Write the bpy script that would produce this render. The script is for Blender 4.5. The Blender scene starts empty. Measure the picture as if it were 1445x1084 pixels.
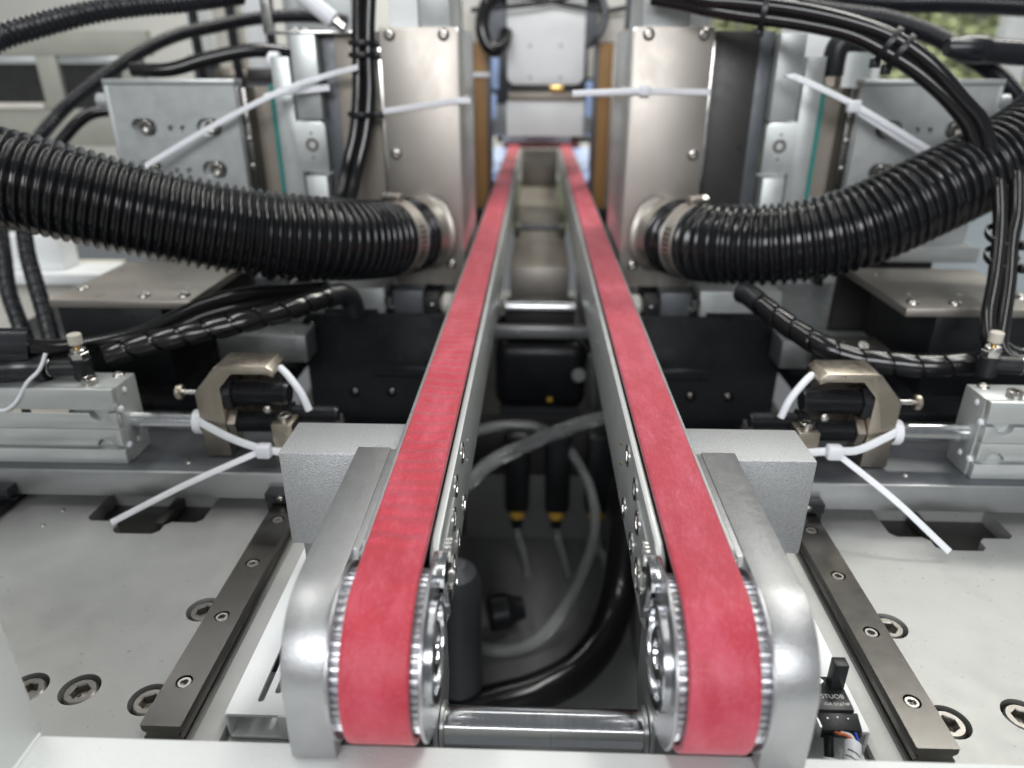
import bpy, bmesh, math, random
from mathutils import Vector, Matrix

# ------------------------------------------------------------------ camera, light, exposure
S = bpy.context.scene
COL = S.collection
MM = 0.001
rad = math.radians

cam_d = bpy.data.cameras.new('camera')
cam = bpy.data.objects.new('camera', cam_d)
COL.objects.link(cam)
cam.location = (-0.005, 0.0, 0.230)
cam.rotation_euler = (rad(90 - 24.3), 0, rad(1.93))
cam_d.sensor_width = 36.0
cam_d.lens = 36.0 * 1000.0 / 1445.0
cam_d.clip_start = 0.01
cam_d.clip_end = 60
cam_d.dof.use_dof = True
cam_d.dof.focus_distance = 0.285
cam_d.dof.aperture_fstop = 6.6
cam_d.dof.aperture_blades = 0
S.camera = cam

W = bpy.data.worlds.new('World')
S.world = W
W.use_nodes = True
bg = W.node_tree.nodes['Background']
bg.inputs[0].default_value = (0.90, 0.96, 1.0, 1)
bg.inputs[1].default_value = 0.14


def area(name, loc, target, sx, sy, watts, col=(1, 1, 1)):
    l = bpy.data.lights.new(name, 'AREA')
    l.shape = 'RECTANGLE'
    l.size, l.size_y = sx, sy
    l.energy = watts
    l.color = col
    o = bpy.data.objects.new(name, l)
    COL.objects.link(o)
    o.location = loc
    o.rotation_euler = (Vector(target) - Vector(loc)).to_track_quat('-Z', 'Y').to_euler()
    return o


area('window_light', (-0.15, -1.6, 1.0), (0, 0.4, 0.12), 1.7, 0.7, 33, (0.97, 0.98, 1.0))
area('ceiling_lamp', (-0.75, 0.35, 1.9), (-0.75, 0.35, 0), 0.16, 1.5, 11, (1.0, 0.99, 0.96))
area('ceiling_lamp', (0.75, 0.35, 1.9), (0.75, 0.35, 0), 0.16, 1.5, 11, (1.0, 0.99, 0.96))
area('back_wall_fill', (-0.4, 1.9, 1.9), (-0.4, 3.0, 0.5), 2.2, 0.4, 24, (1.0, 0.99, 0.96))  # added fill aimed at the back wall to brighten it
area('outdoor_daylight', (1.5, 1.9, 2.6), (2.0, 4.0, 0.3), 2.0, 1.5, 200, (1.0, 0.98, 0.9))
area('left_fill_light', (-2.2, 1.6, 1.0), (-0.1, 0.6, 0.1), 0.9, 0.9, 7, (1.0, 0.97, 0.9))  # added warm fill, balances the left base plate against the right
area('side_window_light', (2.2, 1.6, 1.0), (0.1, 0.6, 0.1), 0.9, 0.9, 3, (0.93, 1.0, 0.97))

S.view_settings.view_transform = 'Standard'
S.view_settings.look = 'None'
S.view_settings.exposure = 0.28
S.view_settings.gamma = 1.0
S.render.engine = 'CYCLES'
S.cycles.use_denoising = True
S.cycles.max_bounces = 8
S.cycles.sample_clamp_indirect = 6
random.seed(4)


# ------------------------------------------------------------------ materials
def mat(name, col, metal=0.0, rough=0.5, cv=0.08, cs=40, rv=0.08, bump=0.0, bs=2500, stretch=(1, 1, 1),
        spec=0.5, trans=0.0, ior=1.45, coat=0.0, speck=0.0, ss=900, scol=None, sss=0.0, alpha=1.0, sheen=0.0, bd=0.0002):
    m = bpy.data.materials.new(name)
    m.use_nodes = True
    nt = m.node_tree
    N, L = nt.nodes, nt.links
    b = N['Principled BSDF']
    b.inputs['Metallic'].default_value = metal
    b.inputs['IOR'].default_value = ior
    b.inputs['Specular IOR Level'].default_value = spec
    b.inputs['Transmission Weight'].default_value = trans
    b.inputs['Coat Weight'].default_value = coat
    b.inputs['Coat Roughness'].default_value = 0.12
    b.inputs['Alpha'].default_value = alpha
    if sheen:
        b.inputs['Sheen Weight'].default_value = sheen
        b.inputs['Sheen Roughness'].default_value = 0.5
    if sss:
        b.inputs['Subsurface Weight'].default_value = sss
        b.inputs['Subsurface Radius'].default_value = (0.004, 0.004, 0.004)
        b.inputs['Subsurface Scale'].default_value = 0.5
    tc = N.new('ShaderNodeTexCoord')
    mp = N.new('ShaderNodeMapping')
    mp.inputs['Scale'].default_value = stretch
    L.new(tc.outputs['Object'], mp.inputs[0])
    n1 = N.new('ShaderNodeTexNoise')
    n1.inputs['Scale'].default_value = cs
    n1.inputs['Detail'].default_value = 7
    n1.inputs['Roughness'].default_value = 0.62
    L.new(mp.outputs[0], n1.inputs['Vector'])
    mr = N.new('ShaderNodeMapRange')
    mr.inputs['From Min'].default_value = 0.25
    mr.inputs['From Max'].default_value = 0.75
    mr.inputs['To Min'].default_value = 1 - cv
    mr.inputs['To Max'].default_value = 1 + cv
    L.new(n1.outputs['Fac'], mr.inputs['Value'])
    mx = N.new('ShaderNodeVectorMath')
    mx.operation = 'SCALE'
    mx.inputs[0].default_value = col[:3]
    L.new(mr.outputs[0], mx.inputs['Scale'])
    out = mx.outputs[0]
    if speck:
        n2 = N.new('ShaderNodeTexNoise')
        n2.inputs['Scale'].default_value = ss
        n2.inputs['Detail'].default_value = 2
        L.new(mp.outputs[0], n2.inputs['Vector'])
        r2 = N.new('ShaderNodeMapRange')
        r2.inputs['From Min'].default_value = 0.68
        r2.inputs['From Max'].default_value = 0.76
        r2.inputs['To Max'].default_value = speck
        L.new(n2.outputs['Fac'], r2.inputs['Value'])
        m2 = N.new('ShaderNodeMix')
        m2.data_type = 'RGBA'
        m2.inputs[7].default_value = (scol or (0.05, 0.045, 0.04)) + (1,)
        L.new(r2.outputs[0], m2.inputs[0])
        L.new(out, m2.inputs[6])
        out = m2.outputs[2]
    L.new(out, b.inputs['Base Color'])
    n3 = N.new('ShaderNodeTexNoise')
    n3.inputs['Scale'].default_value = cs * 2.3
    n3.inputs['Detail'].default_value = 8
    n3.inputs['Roughness'].default_value = 0.7
    L.new(mp.outputs[0], n3.inputs['Vector'])
    r3 = N.new('ShaderNodeMapRange')
    r3.inputs['From Min'].default_value = 0.3
    r3.inputs['From Max'].default_value = 0.7
    r3.inputs['To Min'].default_value = max(0.02, rough - rv)
    r3.inputs['To Max'].default_value = min(1, rough + rv)
    L.new(n3.outputs['Fac'], r3.inputs['Value'])
    L.new(r3.outputs[0], b.inputs['Roughness'])
    if bump:
        n4 = N.new('ShaderNodeTexNoise')
        n4.inputs['Scale'].default_value = bs
        n4.inputs['Detail'].default_value = 4
        L.new(mp.outputs[0], n4.inputs['Vector'])
        bp = N.new('ShaderNodeBump')
        bp.inputs['Strength'].default_value = bump
        bp.inputs['Distance'].default_value = bd
        L.new(n4.outputs['Fac'], bp.inputs['Height'])
        L.new(bp.outputs[0], b.inputs['Normal'])
    return m


ALU = mat('anodised_aluminium', (0.36, 0.37, 0.375), 0.85, 0.40, cv=0.06, cs=60, bump=0.15, bs=4000)
ALU_CAST = mat('blasted_aluminium', (0.42, 0.43, 0.44), 0.7, 0.5, cv=0.25, cs=1300, bump=0.9, bs=1500, speck=0.6, ss=1700, scol=(0.75, 0.75, 0.76), bd=0.0004)
ALU_BRUSH = mat('brushed_aluminium', (0.55, 0.56, 0.56), 0.9, 0.34, cv=0.10, cs=120, stretch=(1, 0.06, 1), bump=0.2, bs=2500)
ALU_SAT = mat('satin_aluminium_plate', (0.42, 0.425, 0.43), 0.85, 0.38, cv=0.06, cs=150, rv=0.06, bump=0.6, bs=1700, speck=0.45, ss=1500, scol=(0.62, 0.62, 0.62))
ALU_PALE = mat('pale_clear_anodised_aluminium', (0.50, 0.525, 0.52), 0.5, 0.38, cv=0.05, cs=40, bump=0.1, bs=4000)
ALU_PALE2 = mat('matt_pale_aluminium', (0.40, 0.40, 0.39), 0.3, 0.55, cv=0.05, cs=60, bump=0.2, bs=3000, speck=0.3, ss=900)
PLATE = mat('grey_plated_steel', (0.37, 0.375, 0.367), 0.5, 0.40, cv=0.07, cs=22, rv=0.10, bump=0.25, bs=5000, speck=0.6, ss=420, scol=(0.10, 0.09, 0.08))
STAINLESS = mat('brushed_stainless', (0.42, 0.39, 0.355), 0.9, 0.47, cv=0.06, cs=24, stretch=(1, 1, 0.6), rv=0.05, bump=0.06, bs=1800)
STEEL = mat('bright_steel', (0.66, 0.65, 0.63), 1.0, 0.22, cv=0.06, cs=60, rv=0.08)
CHROME = mat('ground_steel_rod', (0.68, 0.69, 0.71), 1.0, 0.16, cv=0.05, cs=300, stretch=(1, 0.1, 0.1), rv=0.06, speck=0.3, ss=600)
RAILM = mat('dark_rail_steel', (0.15, 0.144, 0.136), 1.0, 0.25, cv=0.03, cs=40, rv=0.025, bump=0.06, bs=1500, speck=0.25, ss=520, scol=(0.34, 0.34, 0.34))
NICKEL = mat('nickel_plated_steel', (0.46, 0.41, 0.345), 1.0, 0.33, cv=0.08, cs=80, bump=0.15, bs=2500)
ZINC = mat('zinc_plated_steel', (0.45, 0.46, 0.48), 0.9, 0.34, cv=0.08, cs=200, rv=0.08, bump=0.15, bs=1500)
SCREW = mat('screw_steel', (0.47, 0.455, 0.43), 1.0, 0.27, cv=0.15, cs=3, rv=0.12)
SCREWD = mat('dull_screw_steel', (0.30, 0.285, 0.265), 1.0, 0.34, cv=0.2, cs=3, rv=0.12)
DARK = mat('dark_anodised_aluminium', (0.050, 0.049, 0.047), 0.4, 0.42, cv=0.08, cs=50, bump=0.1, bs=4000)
SLATE = mat('slate_anodised_aluminium', (0.10, 0.108, 0.118), 0.5, 0.45, cv=0.08, cs=60)
BLACK = mat('black_anodised_steel', (0.024, 0.025, 0.028), 0.4, 0.24, cv=0.2, cs=30, rv=0.1)
BLACKP = mat('black_plastic', (0.011, 0.012, 0.014), 0, 0.38, cv=0.2, cs=60, rv=0.1, bump=0.1, bs=2500)
HOSE = mat('glossy_black_hose_rubber', (0.009, 0.0095, 0.011), 0, 0.20, cv=0.15, cs=40, rv=0.05, spec=0.6)
CABLE = mat('black_cable_jacket', (0.010, 0.010, 0.011), 0, 0.17, cv=0.1, cs=30, rv=0.03, spec=0.6)
CONDUIT = mat('black_conduit_plastic', (0.013, 0.014, 0.018), 0, 0.26, cv=0.1, cs=30, rv=0.04, spec=0.6)
WHITE = mat('white_powder_paint', (0.74, 0.76, 0.75), 0, 0.42, cv=0.03, cs=30, bump=0.35, bs=900, speck=0.12, ss=250, scol=(0.4, 0.4, 0.38), bd=0.0003)
WHITE2 = mat('white_sheet_paint', (0.80, 0.82, 0.82), 0, 0.40, cv=0.03, cs=30, bump=0.2, bs=1100)
NYLON = mat('white_nylon', (0.74, 0.76, 0.80), 0, 0.38, cv=0.04, cs=80, sss=0.5)
BEIGE = mat('beige_plastic', (0.55, 0.52, 0.45), 0, 0.45)
BRASS = mat('brass', (0.62, 0.42, 0.16), 1, 0.3)
TEAL = mat('teal_glass_edge', (0.05, 0.22, 0.20), 0, 0.25)
BROWN = mat('brown_phenolic_board', (0.30, 0.165, 0.06), 0, 0.55, cv=0.12, cs=30, stretch=(1, 1, 0.1))
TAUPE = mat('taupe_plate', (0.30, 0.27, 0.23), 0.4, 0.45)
PALE_BLUE = mat('pale_blue_surface', (0.42, 0.55, 0.86), 0, 0.3, cv=0.25, cs=18)
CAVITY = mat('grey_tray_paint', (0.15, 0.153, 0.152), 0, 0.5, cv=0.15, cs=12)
CREAM = mat('cream_roller_plastic', (0.62, 0.60, 0.54), 0, 0.4)
YELLOW = mat('yellow_collar', (0.70, 0.42, 0.06), 0, 0.4)
ORANGE = mat('orange_wire', (0.62, 0.16, 0.06), 0, 0.45)
BLUE = mat('blue_wire', (0.02, 0.07, 0.45), 0, 0.4)
INK = mat('grey_print', (0.5, 0.5, 0.5), 0, 0.6)
INKB = mat('black_print', (0.01, 0.01, 0.01), 0, 0.6)
GUARD = mat('grey_green_frame_paint', (0.33, 0.335, 0.29), 0, 0.5)
SMOKE = mat('smoked_panel', (0.03, 0.03, 0.03), 0, 0.3)
WALL = mat('off_white_wall', (0.52, 0.52, 0.49), 0, 0.7, cv=0.05, cs=4)
LEAF = mat('leaf', (0.20, 0.22, 0.12), 0, 0.5, cv=0.45, cs=3)
BARK = mat('bark', (0.10, 0.08, 0.06), 0, 0.8)
CLEAR = mat('clear_tube', (0.80, 0.84, 0.84), 0, 0.08, cv=0.02, trans=0.85, ior=1.3)
PANE = mat('window_pane', (0.95, 0.98, 0.97), 0, 0.03, cv=0.01, trans=1.0, ior=1.02)


def belt_material(name, base, light):
    m = mat(name, base, 0, 0.50, cv=0.10, cs=70, rv=0.06, bump=0.45, bs=2600, stretch=(1, 0.8, 1), spec=0.5, sheen=0.14)
    nt = m.node_tree
    N, L = nt.nodes, nt.links
    b = N['Principled BSDF']
    src = b.inputs['Base Color'].links[0].from_socket
    tc = [n for n in N if n.bl_idname == 'ShaderNodeTexCoord'][0]
    mp = N.new('ShaderNodeMapping')
    mp.inputs['Scale'].default_value = (2.2, 0.7, 1)
    L.new(tc.outputs['Object'], mp.inputs[0])
    n = N.new('ShaderNodeTexNoise')
    n.inputs['Scale'].default_value = 45
    n.inputs['Detail'].default_value = 9
    n.inputs['Roughness'].default_value = 0.68
    L.new(mp.outputs[0], n.inputs['Vector'])
    r = N.new('ShaderNodeMapRange')
    r.inputs['From Min'].default_value = 0.46
    r.inputs['From Max'].default_value = 0.72
    r.inputs['To Max'].default_value = 0.75
    L.new(n.outputs['Fac'], r.inputs['Value'])
    # fine woven fibres
    mp2 = N.new('ShaderNodeMapping')
    mp2.inputs['Scale'].default_value = (1, 0.25, 1)
    L.new(tc.outputs['Object'], mp2.inputs[0])
    n2 = N.new('ShaderNodeTexNoise')
    n2.inputs['Scale'].default_value = 1300
    n2.inputs['Detail'].default_value = 2
    L.new(mp2.outputs[0], n2.inputs['Vector'])
    r2 = N.new('ShaderNodeMapRange')
    r2.inputs['From Min'].default_value = 0.5
    r2.inputs['From Max'].default_value = 0.75
    r2.inputs['To Max'].default_value = 0.5
    L.new(n2.outputs['Fac'], r2.inputs['Value'])
    ad = N.new('ShaderNodeMath')
    ad.operation = 'ADD'
    ad.use_clamp = True
    L.new(r.outputs[0], ad.inputs[0])
    L.new(r2.outputs[0], ad.inputs[1])
    mx = N.new('ShaderNodeMix')
    mx.data_type = 'RGBA'
    mx.inputs[7].default_value = light + (1,)
    L.new(ad.outputs[0], mx.inputs[0])
    L.new(src, mx.inputs[6])
    L.new(mx.outputs[2], b.inputs['Base Color'])
    return m


BELT_A = belt_material('red_belt_fabric', (0.40, 0.024, 0.044), (0.51, 0.085, 0.125))
BELT_B = belt_material('worn_red_belt_fabric', (0.40, 0.026, 0.049), (0.53, 0.10, 0.15))


# ------------------------------------------------------------------ geometry helpers (millimetres)
def smooth_path(pts, step):
    P = [Vector(p) for p in pts]
    if len(P) < 3:
        n = max(1, int((P[1] - P[0]).length / step))
        return [P[0].lerp(P[1], i / n) for i in range(n + 1)]
    out = []
    for i in range(len(P) - 1):
        p1, p2 = P[i], P[i + 1]
        p0 = P[i - 1] if i else p1 * 2 - p2
        p3 = P[i + 2] if i + 2 < len(P) else p2 * 2 - p1
        n = max(2, int((p2 - p1).length / step))
        for k in range(n):
            t = k / n
            out.append(0.5 * ((2 * p1) + (p2 - p0) * t + (2 * p0 - 5 * p1 + 4 * p2 - p3) * t * t + (3 * p1 - p0 - 3 * p2 + p3) * t ** 3))
    out.append(P[-1])
    # even spacing
    d = [0]
    for a, b in zip(out, out[1:]):
        d.append(d[-1] + (b - a).length)
    n = max(2, int(d[-1] / step))
    res, j = [], 0
    for k in range(n + 1):
        t = d[-1] * k / n
        while j < len(out) - 2 and d[j + 1] < t:
            j += 1
        seg = d[j + 1] - d[j] or 1
        res.append(out[j].lerp(out[j + 1], (t - d[j]) / seg))
    return res


def frame(ax):
    ax = Vector(ax).normalized()
    u = ax.orthogonal().normalized()
    return ax, u, ax.cross(u)


class G:
    def __init__(self, s=1):
        self.v, self.f, self.s = [], [], s

    def _add(self, vs, fs):
        o = len(self.v)
        self.v += [tuple(q) for q in vs]
        self.f += [tuple(i + o for i in f) for f in fs]
        return self

    def _bm(self, bm):
        bm.verts.index_update()
        vs = [v.co[:] for v in bm.verts]
        fs = [[v.index for v in f.verts] for f in bm.faces]
        bm.free()
        return self._add(vs, fs)

    def box(self, x0, x1, y0, y1, z0, z1, b=0.0, seg=2):
        bm = bmesh.new()
        bmesh.ops.create_cube(bm, size=1)
        for v in bm.verts:
            v.co = Vector((x0 + (x1 - x0) * (v.co.x + .5), y0 + (y1 - y0) * (v.co.y + .5), z0 + (z1 - z0) * (v.co.z + .5)))
        if b:
            bmesh.ops.bevel(bm, geom=bm.edges[:], offset=b, segments=seg, affect='EDGES', profile=0.5)
        return self._bm(bm)

    def lathe(self, o, ax, prof, n=28, phase=0.0):
        ax, u, w = frame(ax)
        o = Vector(o)
        vs, fs, rings = [], [], []
        for r, h in prof:
            c = o + ax * h
            if r <= 1e-6:
                rings.append([len(vs)])
                vs.append(c)
            else:
                k = len(vs)
                rings.append(list(range(k, k + n)))
                for i in range(n):
                    t = 2 * math.pi * i / n + phase
                    vs.append(c + (u * math.cos(t) + w * math.sin(t)) * r)
        for a, b in zip(rings, rings[1:]):
            for i in range(n):
                j = (i + 1) % n
                if len(a) == 1 and len(b) == 1:
                    continue
                if len(a) == 1:
                    fs.append((a[0], b[j], b[i]))
                elif len(b) == 1:
                    fs.append((a[i], a[j], b[0]))
                else:
                    fs.append((a[i], a[j], b[j], b[i]))
        return self._add(vs, fs)

    def cyl(self, p0, p1, r, n=24, b=0.0, phase=0.0):
        p0, p1 = Vector(p0), Vector(p1)
        L = (p1 - p0).length
        pr = [(0, 0), (r - b, 0), (r, b), (r, L - b), (r - b, L), (0, L)] if b else [(0, 0), (r, 0), (r, L), (0, L)]
        return self.lathe(p0, p1 - p0, pr, n, phase)

    def ring(self, o, ax, ri, ro, h, n=32, b=0.3):
        return self.lathe(o, ax, [(ri, 0), (ro - b, 0), (ro, b), (ro, h - b), (ro - b, h), (ri, h), (ri, 0)], n)

    def tube(self, pts, r, n=12, step=4.0, rf=None, flat=None, raw=False):
        P = [Vector(p) for p in pts] if raw else smooth_path(pts, step)
        T = []
        for i in range(len(P)):
            T.append((P[min(i + 1, len(P) - 1)] - P[max(i - 1, 0)]).normalized())
        vs, fs, d = [], [], 0.0
        u = T[0].orthogonal().normalized()
        for i, p in enumerate(P):
            if i:
                d += (p - P[i - 1]).length
                q = T[i - 1].rotation_difference(T[i])
                u = (q @ u)
            u = (u - T[i] * u.dot(T[i])).normalized()
            if flat:
                wd, th, nv = flat
                bx = T[i].cross(Vector(nv)).normalized()
                nn = bx.cross(T[i])
                for sx, sy in ((-1, -.55), (-.8, -1), (.8, -1), (1, -.55), (1, .55), (.8, 1), (-.8, 1), (-1, .55)):
                    vs.append(p + bx * sx * wd / 2 + nn * sy * th / 2)
            else:
                w = T[i].cross(u)
                rr = rf(d) if rf else r
                for k in range(n):
                    t = 2 * math.pi * k / n
                    vs.append(p + (u * math.cos(t) + w * math.sin(t)) * rr)
        m = 8 if flat else n
        for i in range(len(P) - 1):
            for k in range(m):
                a, b2 = i * m + k, i * m + (k + 1) % m
                fs.append((a, b2, b2 + m, a + m))
        fs.append(tuple(range(m - 1, -1, -1)))
        fs.append(tuple(range((len(P) - 1) * m, len(P) * m)))
        return self._add(vs, fs)

    @staticmethod
    def _map(plane, a, u, v):
        return {'yz': (a, u, v), 'xz': (u, a, v), 'xy': (u, v, a)}[plane]

    def prism(self, out, plane, a0, a1, b=0.0):
        bm = bmesh.new()
        lo = [bm.verts.new(self._map(plane, a0, *p)) for p in out]
        hi = [bm.verts.new(self._map(plane, a1, *p)) for p in out]
        bm.faces.new(lo[::-1])
        bm.faces.new(hi)
        n = len(out)
        for i in range(n):
            j = (i + 1) % n
            bm.faces.new((lo[i], lo[j], hi[j], hi[i]))
        if b:
            bm.normal_update()
            es = [e for e in bm.edges if len(e.link_faces) == 2 and e.calc_face_angle(0) > 0.6]
            bmesh.ops.bevel(bm, geom=es, offset=b, segments=2, affect='EDGES', profile=0.5)
        return self._bm(bm)

    def plate(self, out, holes, plane, a0, a1):
        loops = [out] + holes
        for a, fl in ((a0, True), (a1, False)):
            bm = bmesh.new()
            es = []
            for lp in loops:
                vs = [bm.verts.new(self._map(plane, a, *p)) for p in lp]
                for i in range(len(vs)):
                    es.append(bm.edges.new((vs[i], vs[(i + 1) % len(vs)])))
            bmesh.ops.triangle_fill(bm, use_beauty=True, use_dissolve=False, edges=es)
            self._bm(bm)
        for lp in loops:
            n = len(lp)
            vs = [self._map(plane, a0, *p) for p in lp] + [self._map(plane, a1, *p) for p in lp]
            self._add(vs, [(i, (i + 1) % n, (i + 1) % n + n, i + n) for i in range(n)])
        return self


def circ(cx, cy, r, n=24, a0=0.0, a1=360.0):
    full = abs(a1 - a0) >= 359.9
    m = n if full else n + 1
    return [(cx + r * math.cos(rad(a0 + (a1 - a0) * i / n)), cy + r * math.sin(rad(a0 + (a1 - a0) * i / n))) for i in range(m)]


def slot(cx, cy, L, r, horiz=True):
    if horiz:
        return circ(cx + L / 2, cy, r, 10, -90, 90) + circ(cx - L / 2, cy, r, 10, 90, 270)
    return circ(cx, cy + L / 2, r, 10, 0, 180) + circ(cx, cy - L / 2, r, 10, 180, 360)


OFF = {}


def link(o, parent=None, world=(0, 0, 0)):
    COL.objects.link(o)
    w = Vector(world) * MM
    if parent is not None:
        o.parent = parent
        o.location = w - OFF[parent.name]
    else:
        o.location = w
    OFF[o.name] = w
    return o


def tag(o, label=None, cat=None, group=None, kind=None):
    for k, v in (('label', label), ('category', cat), ('group', group), ('kind', kind)):
        if v:
            o[k] = v
    return o


def side_label(label, x):
    return label.replace('@', ' on the wrinkled belt side' if x < 0 else ' on the smooth belt side')


def thing(name, loc, label, cat, group=None, kind=None):
    label = side_label(label, loc[0])
    o = bpy.data.objects.new(name, None)
    o.empty_display_size = 0.01
    link(o, None, loc)
    return tag(o, label, cat, group, kind)


def mesh_of(name, g, m, ang=32, flat=False):
    me = bpy.data.meshes.new(name)
    vs = [(x * g.s * MM, y * MM, z * MM) for x, y, z in g.v]
    me.from_pydata(vs, [], g.f)
    bm = bmesh.new()
    bm.from_mesh(me)
    bmesh.ops.remove_doubles(bm, verts=bm.verts[:], dist=1e-6)
    bmesh.ops.recalc_face_normals(bm, faces=bm.faces[:])
    bm.to_mesh(me)
    bm.free()
    me.materials.append(m)
    if not flat:
        me.polygons.foreach_set('use_smooth', [True] * len(me.polygons))
        me.set_sharp_from_angle(angle=rad(ang))
    return me


def part(name, g, m, parent=None, label=None, kind=None, ang=32):
    o = bpy.data.objects.new(name, mesh_of(name, g, m, ang))
    link(o, parent)
    return tag(o, label, None, None, kind)


def solo(name, g, m, label, cat, group=None, kind=None, ang=32):
    o = bpy.data.objects.new(name, mesh_of(name, g, m, ang))
    link(o)
    return tag(o, side_label(label, g.s), cat, group, kind)


# ---- screws: unit meshes (head radius 1, top face at z=0 pointing +Z), shared by every copy
def hexring(a, n=24):
    r = []
    for i in range(n):
        t = 2 * math.pi * i / n
        r.append((a / math.cos((t % (math.pi / 3)) - math.pi / 6) * math.cos(t), a / math.cos((t % (math.pi / 3)) - math.pi / 6) * math.sin(t)))
    return r


def screw_mesh(kind, m):
    n = 24
    cr = lambda r: [(r * math.cos(2 * math.pi * i / n), r * math.sin(2 * math.pi * i / n)) for i in range(n)]
    if kind == 'cap':
        rings = [(cr(1), -1.2), (cr(1), -.10), (cr(.90), 0), (hexring(.56), 0), (hexring(.50), -.07), (hexring(.50), -.62), (hexring(.12), -.72)]
    elif kind == 'button':
        rings = [(cr(1), -.35), (cr(1), -.22), (cr(.93), .05), (cr(.78), .25), (cr(.58), .36), (hexring(.40), .38), (hexring(.38), .34), (hexring(.38), -.1), (hexring(.1), -.14)]
    elif kind == 'flat':
        rings = [(cr(1), -.4), (cr(1), -.05), (cr(.94), 0), (hexring(.50), 0), (hexring(.48), -.05), (hexring(.48), -.5), (hexring(.1), -.55)]
    else:  # pin
        rings = [(cr(1), -.8), (cr(1), .0), (cr(.75), .35), (cr(.3), .5)]
    vs, fs = [], []
    for pts, z in rings:
        vs += [(x, y, z) for x, y in pts]
    for k in range(len(rings) - 1):
        for i in range(n):
            j = (i + 1) % n
            fs.append((k * n + i, k * n + j, (k + 1) * n + j, (k + 1) * n + i))
    fs.append(tuple(range((len(rings) - 1) * n, len(rings) * n)))
    me = bpy.data.meshes.new('screw_' + kind)
    me.from_pydata(vs, [], fs)
    me.materials.append(m)
    me.polygons.foreach_set('use_smooth', [True] * len(fs))
    me.set_sharp_from_angle(angle=rad(30))
    return me


SM = {}


def screw(parent, pos, d, r, kind='button', m=None, s=1, name='screw', spin=None):
    m = m or SCREW
    key = (kind, m.name)
    if key not in SM:
        SM[key] = screw_mesh(kind, m)
    o = bpy.data.objects.new(name, SM[key])
    link(o, parent, (pos[0] * s, pos[1], pos[2]))
    q = Vector((d[0] * s, d[1], d[2])).to_track_quat('Z', 'Y')
    sp = random.uniform(0, 6.28) if spin is None else spin
    o.rotation_euler = (q.to_matrix() @ Matrix.Rotation(sp, 3, 'Z')).to_euler()
    o.scale = (r * MM,) * 3
    return o


def text_part(name, body, size, pos, rot, m, parent):
    c = bpy.data.curves.new(name, 'FONT')
    c.body = body
    c.size = size * MM
    c.align_x = 'CENTER'
    c.extrude = 0.00003
    t = bpy.data.objects.new('tmp', c)
    COL.objects.link(t)
    bpy.context.view_layer.update()
    me = bpy.data.meshes.new_from_object(t)
    bpy.data.objects.remove(t)
    me.name = name
    me.materials.clear()
    me.materials.append(m)
    o = bpy.data.objects.new(name, me)
    link(o, parent, pos)
    o.rotation_euler = rot
    return o


UP, FRONT = (0, 0, 1), (0, -1, 0)
SIDES = (-1, 1)

# ------------------------------------------------------------------ setting: deck below, base plates, front frame, backdrop
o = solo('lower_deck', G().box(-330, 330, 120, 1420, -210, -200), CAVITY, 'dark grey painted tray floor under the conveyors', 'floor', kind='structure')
for s in SIDES:
    t = thing('base_plate', (s * 260, 260, -14), 'flat grey plated base plate with counterbored bolts and a stepped pocket@', 'base plate', 'base plates either side of the conveyors', 'structure')
    bolts = [(156, 200), (156, 251), (186.5, 204)] + ([(208, 204)] if s < 0 else [])
    pocket = [(187, 346), (187, 321), (190, 318), (203, 318), (206, 315), (206, 310), (209, 307), (229, 307), (232, 310), (232, 315), (235, 318), (249, 318), (252, 321), (252, 346)]
    g = G(s).plate([(80, 104), (440, 104), (440, 430), (80, 430)], [circ(x, y, 7.9, 28) for x, y in bolts] + [pocket], 'xy', -9, 0)
    part('top_plate', g, PLATE, t)
    part('pocket_floor', G(s).box(80, 440, 104, 430, -15, -9.01), DARK, t)
    part('pocket_boss', G(s).box(209, 214, 320, 345, -8.9, -2, .4), DARK, t)
    for x, y in bolts:
        screw(t, (x, y, -0.9), UP, 6.4, 'cap', SCREWD, s, 'cap_screw')
    if s < 0:
        screw(t, (272, 312.5, 0.2), UP, 1.2, 'pin', SCREW, s, 'dowel_pin')
        screw(t, (270, 327, 0.2), UP, 1.2, 'pin', SCREW, s, 'dowel_pin')
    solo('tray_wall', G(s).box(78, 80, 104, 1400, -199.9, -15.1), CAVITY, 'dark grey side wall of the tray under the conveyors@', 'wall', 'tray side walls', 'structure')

t = thing('front_frame', (0, 110, 14), 'white powder-coated front frame with a bar across and an upright post', 'frame')
part('cross_bar', G().box(-430, 430, 80, 154, 14, 36, 0.8), WHITE, t)
part('upright_post', G().box(-260, -160, 110, 155.5, 36.02, 330, 0.8), WHITE, t)
g = G().tube([(-160.4, 112, 36.2), (-160.0, 130, 36.2), (-160.2, 154, 36.3)], 0.9, 8, 3)
part('weld_bead', g, WHITE, t)

# ------------------------------------------------------------------ belt conveyors
YP, RP, ZT, YF = 165.5, 27.0, 92.0, 1385.0
ZC = ZT - RP


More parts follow.
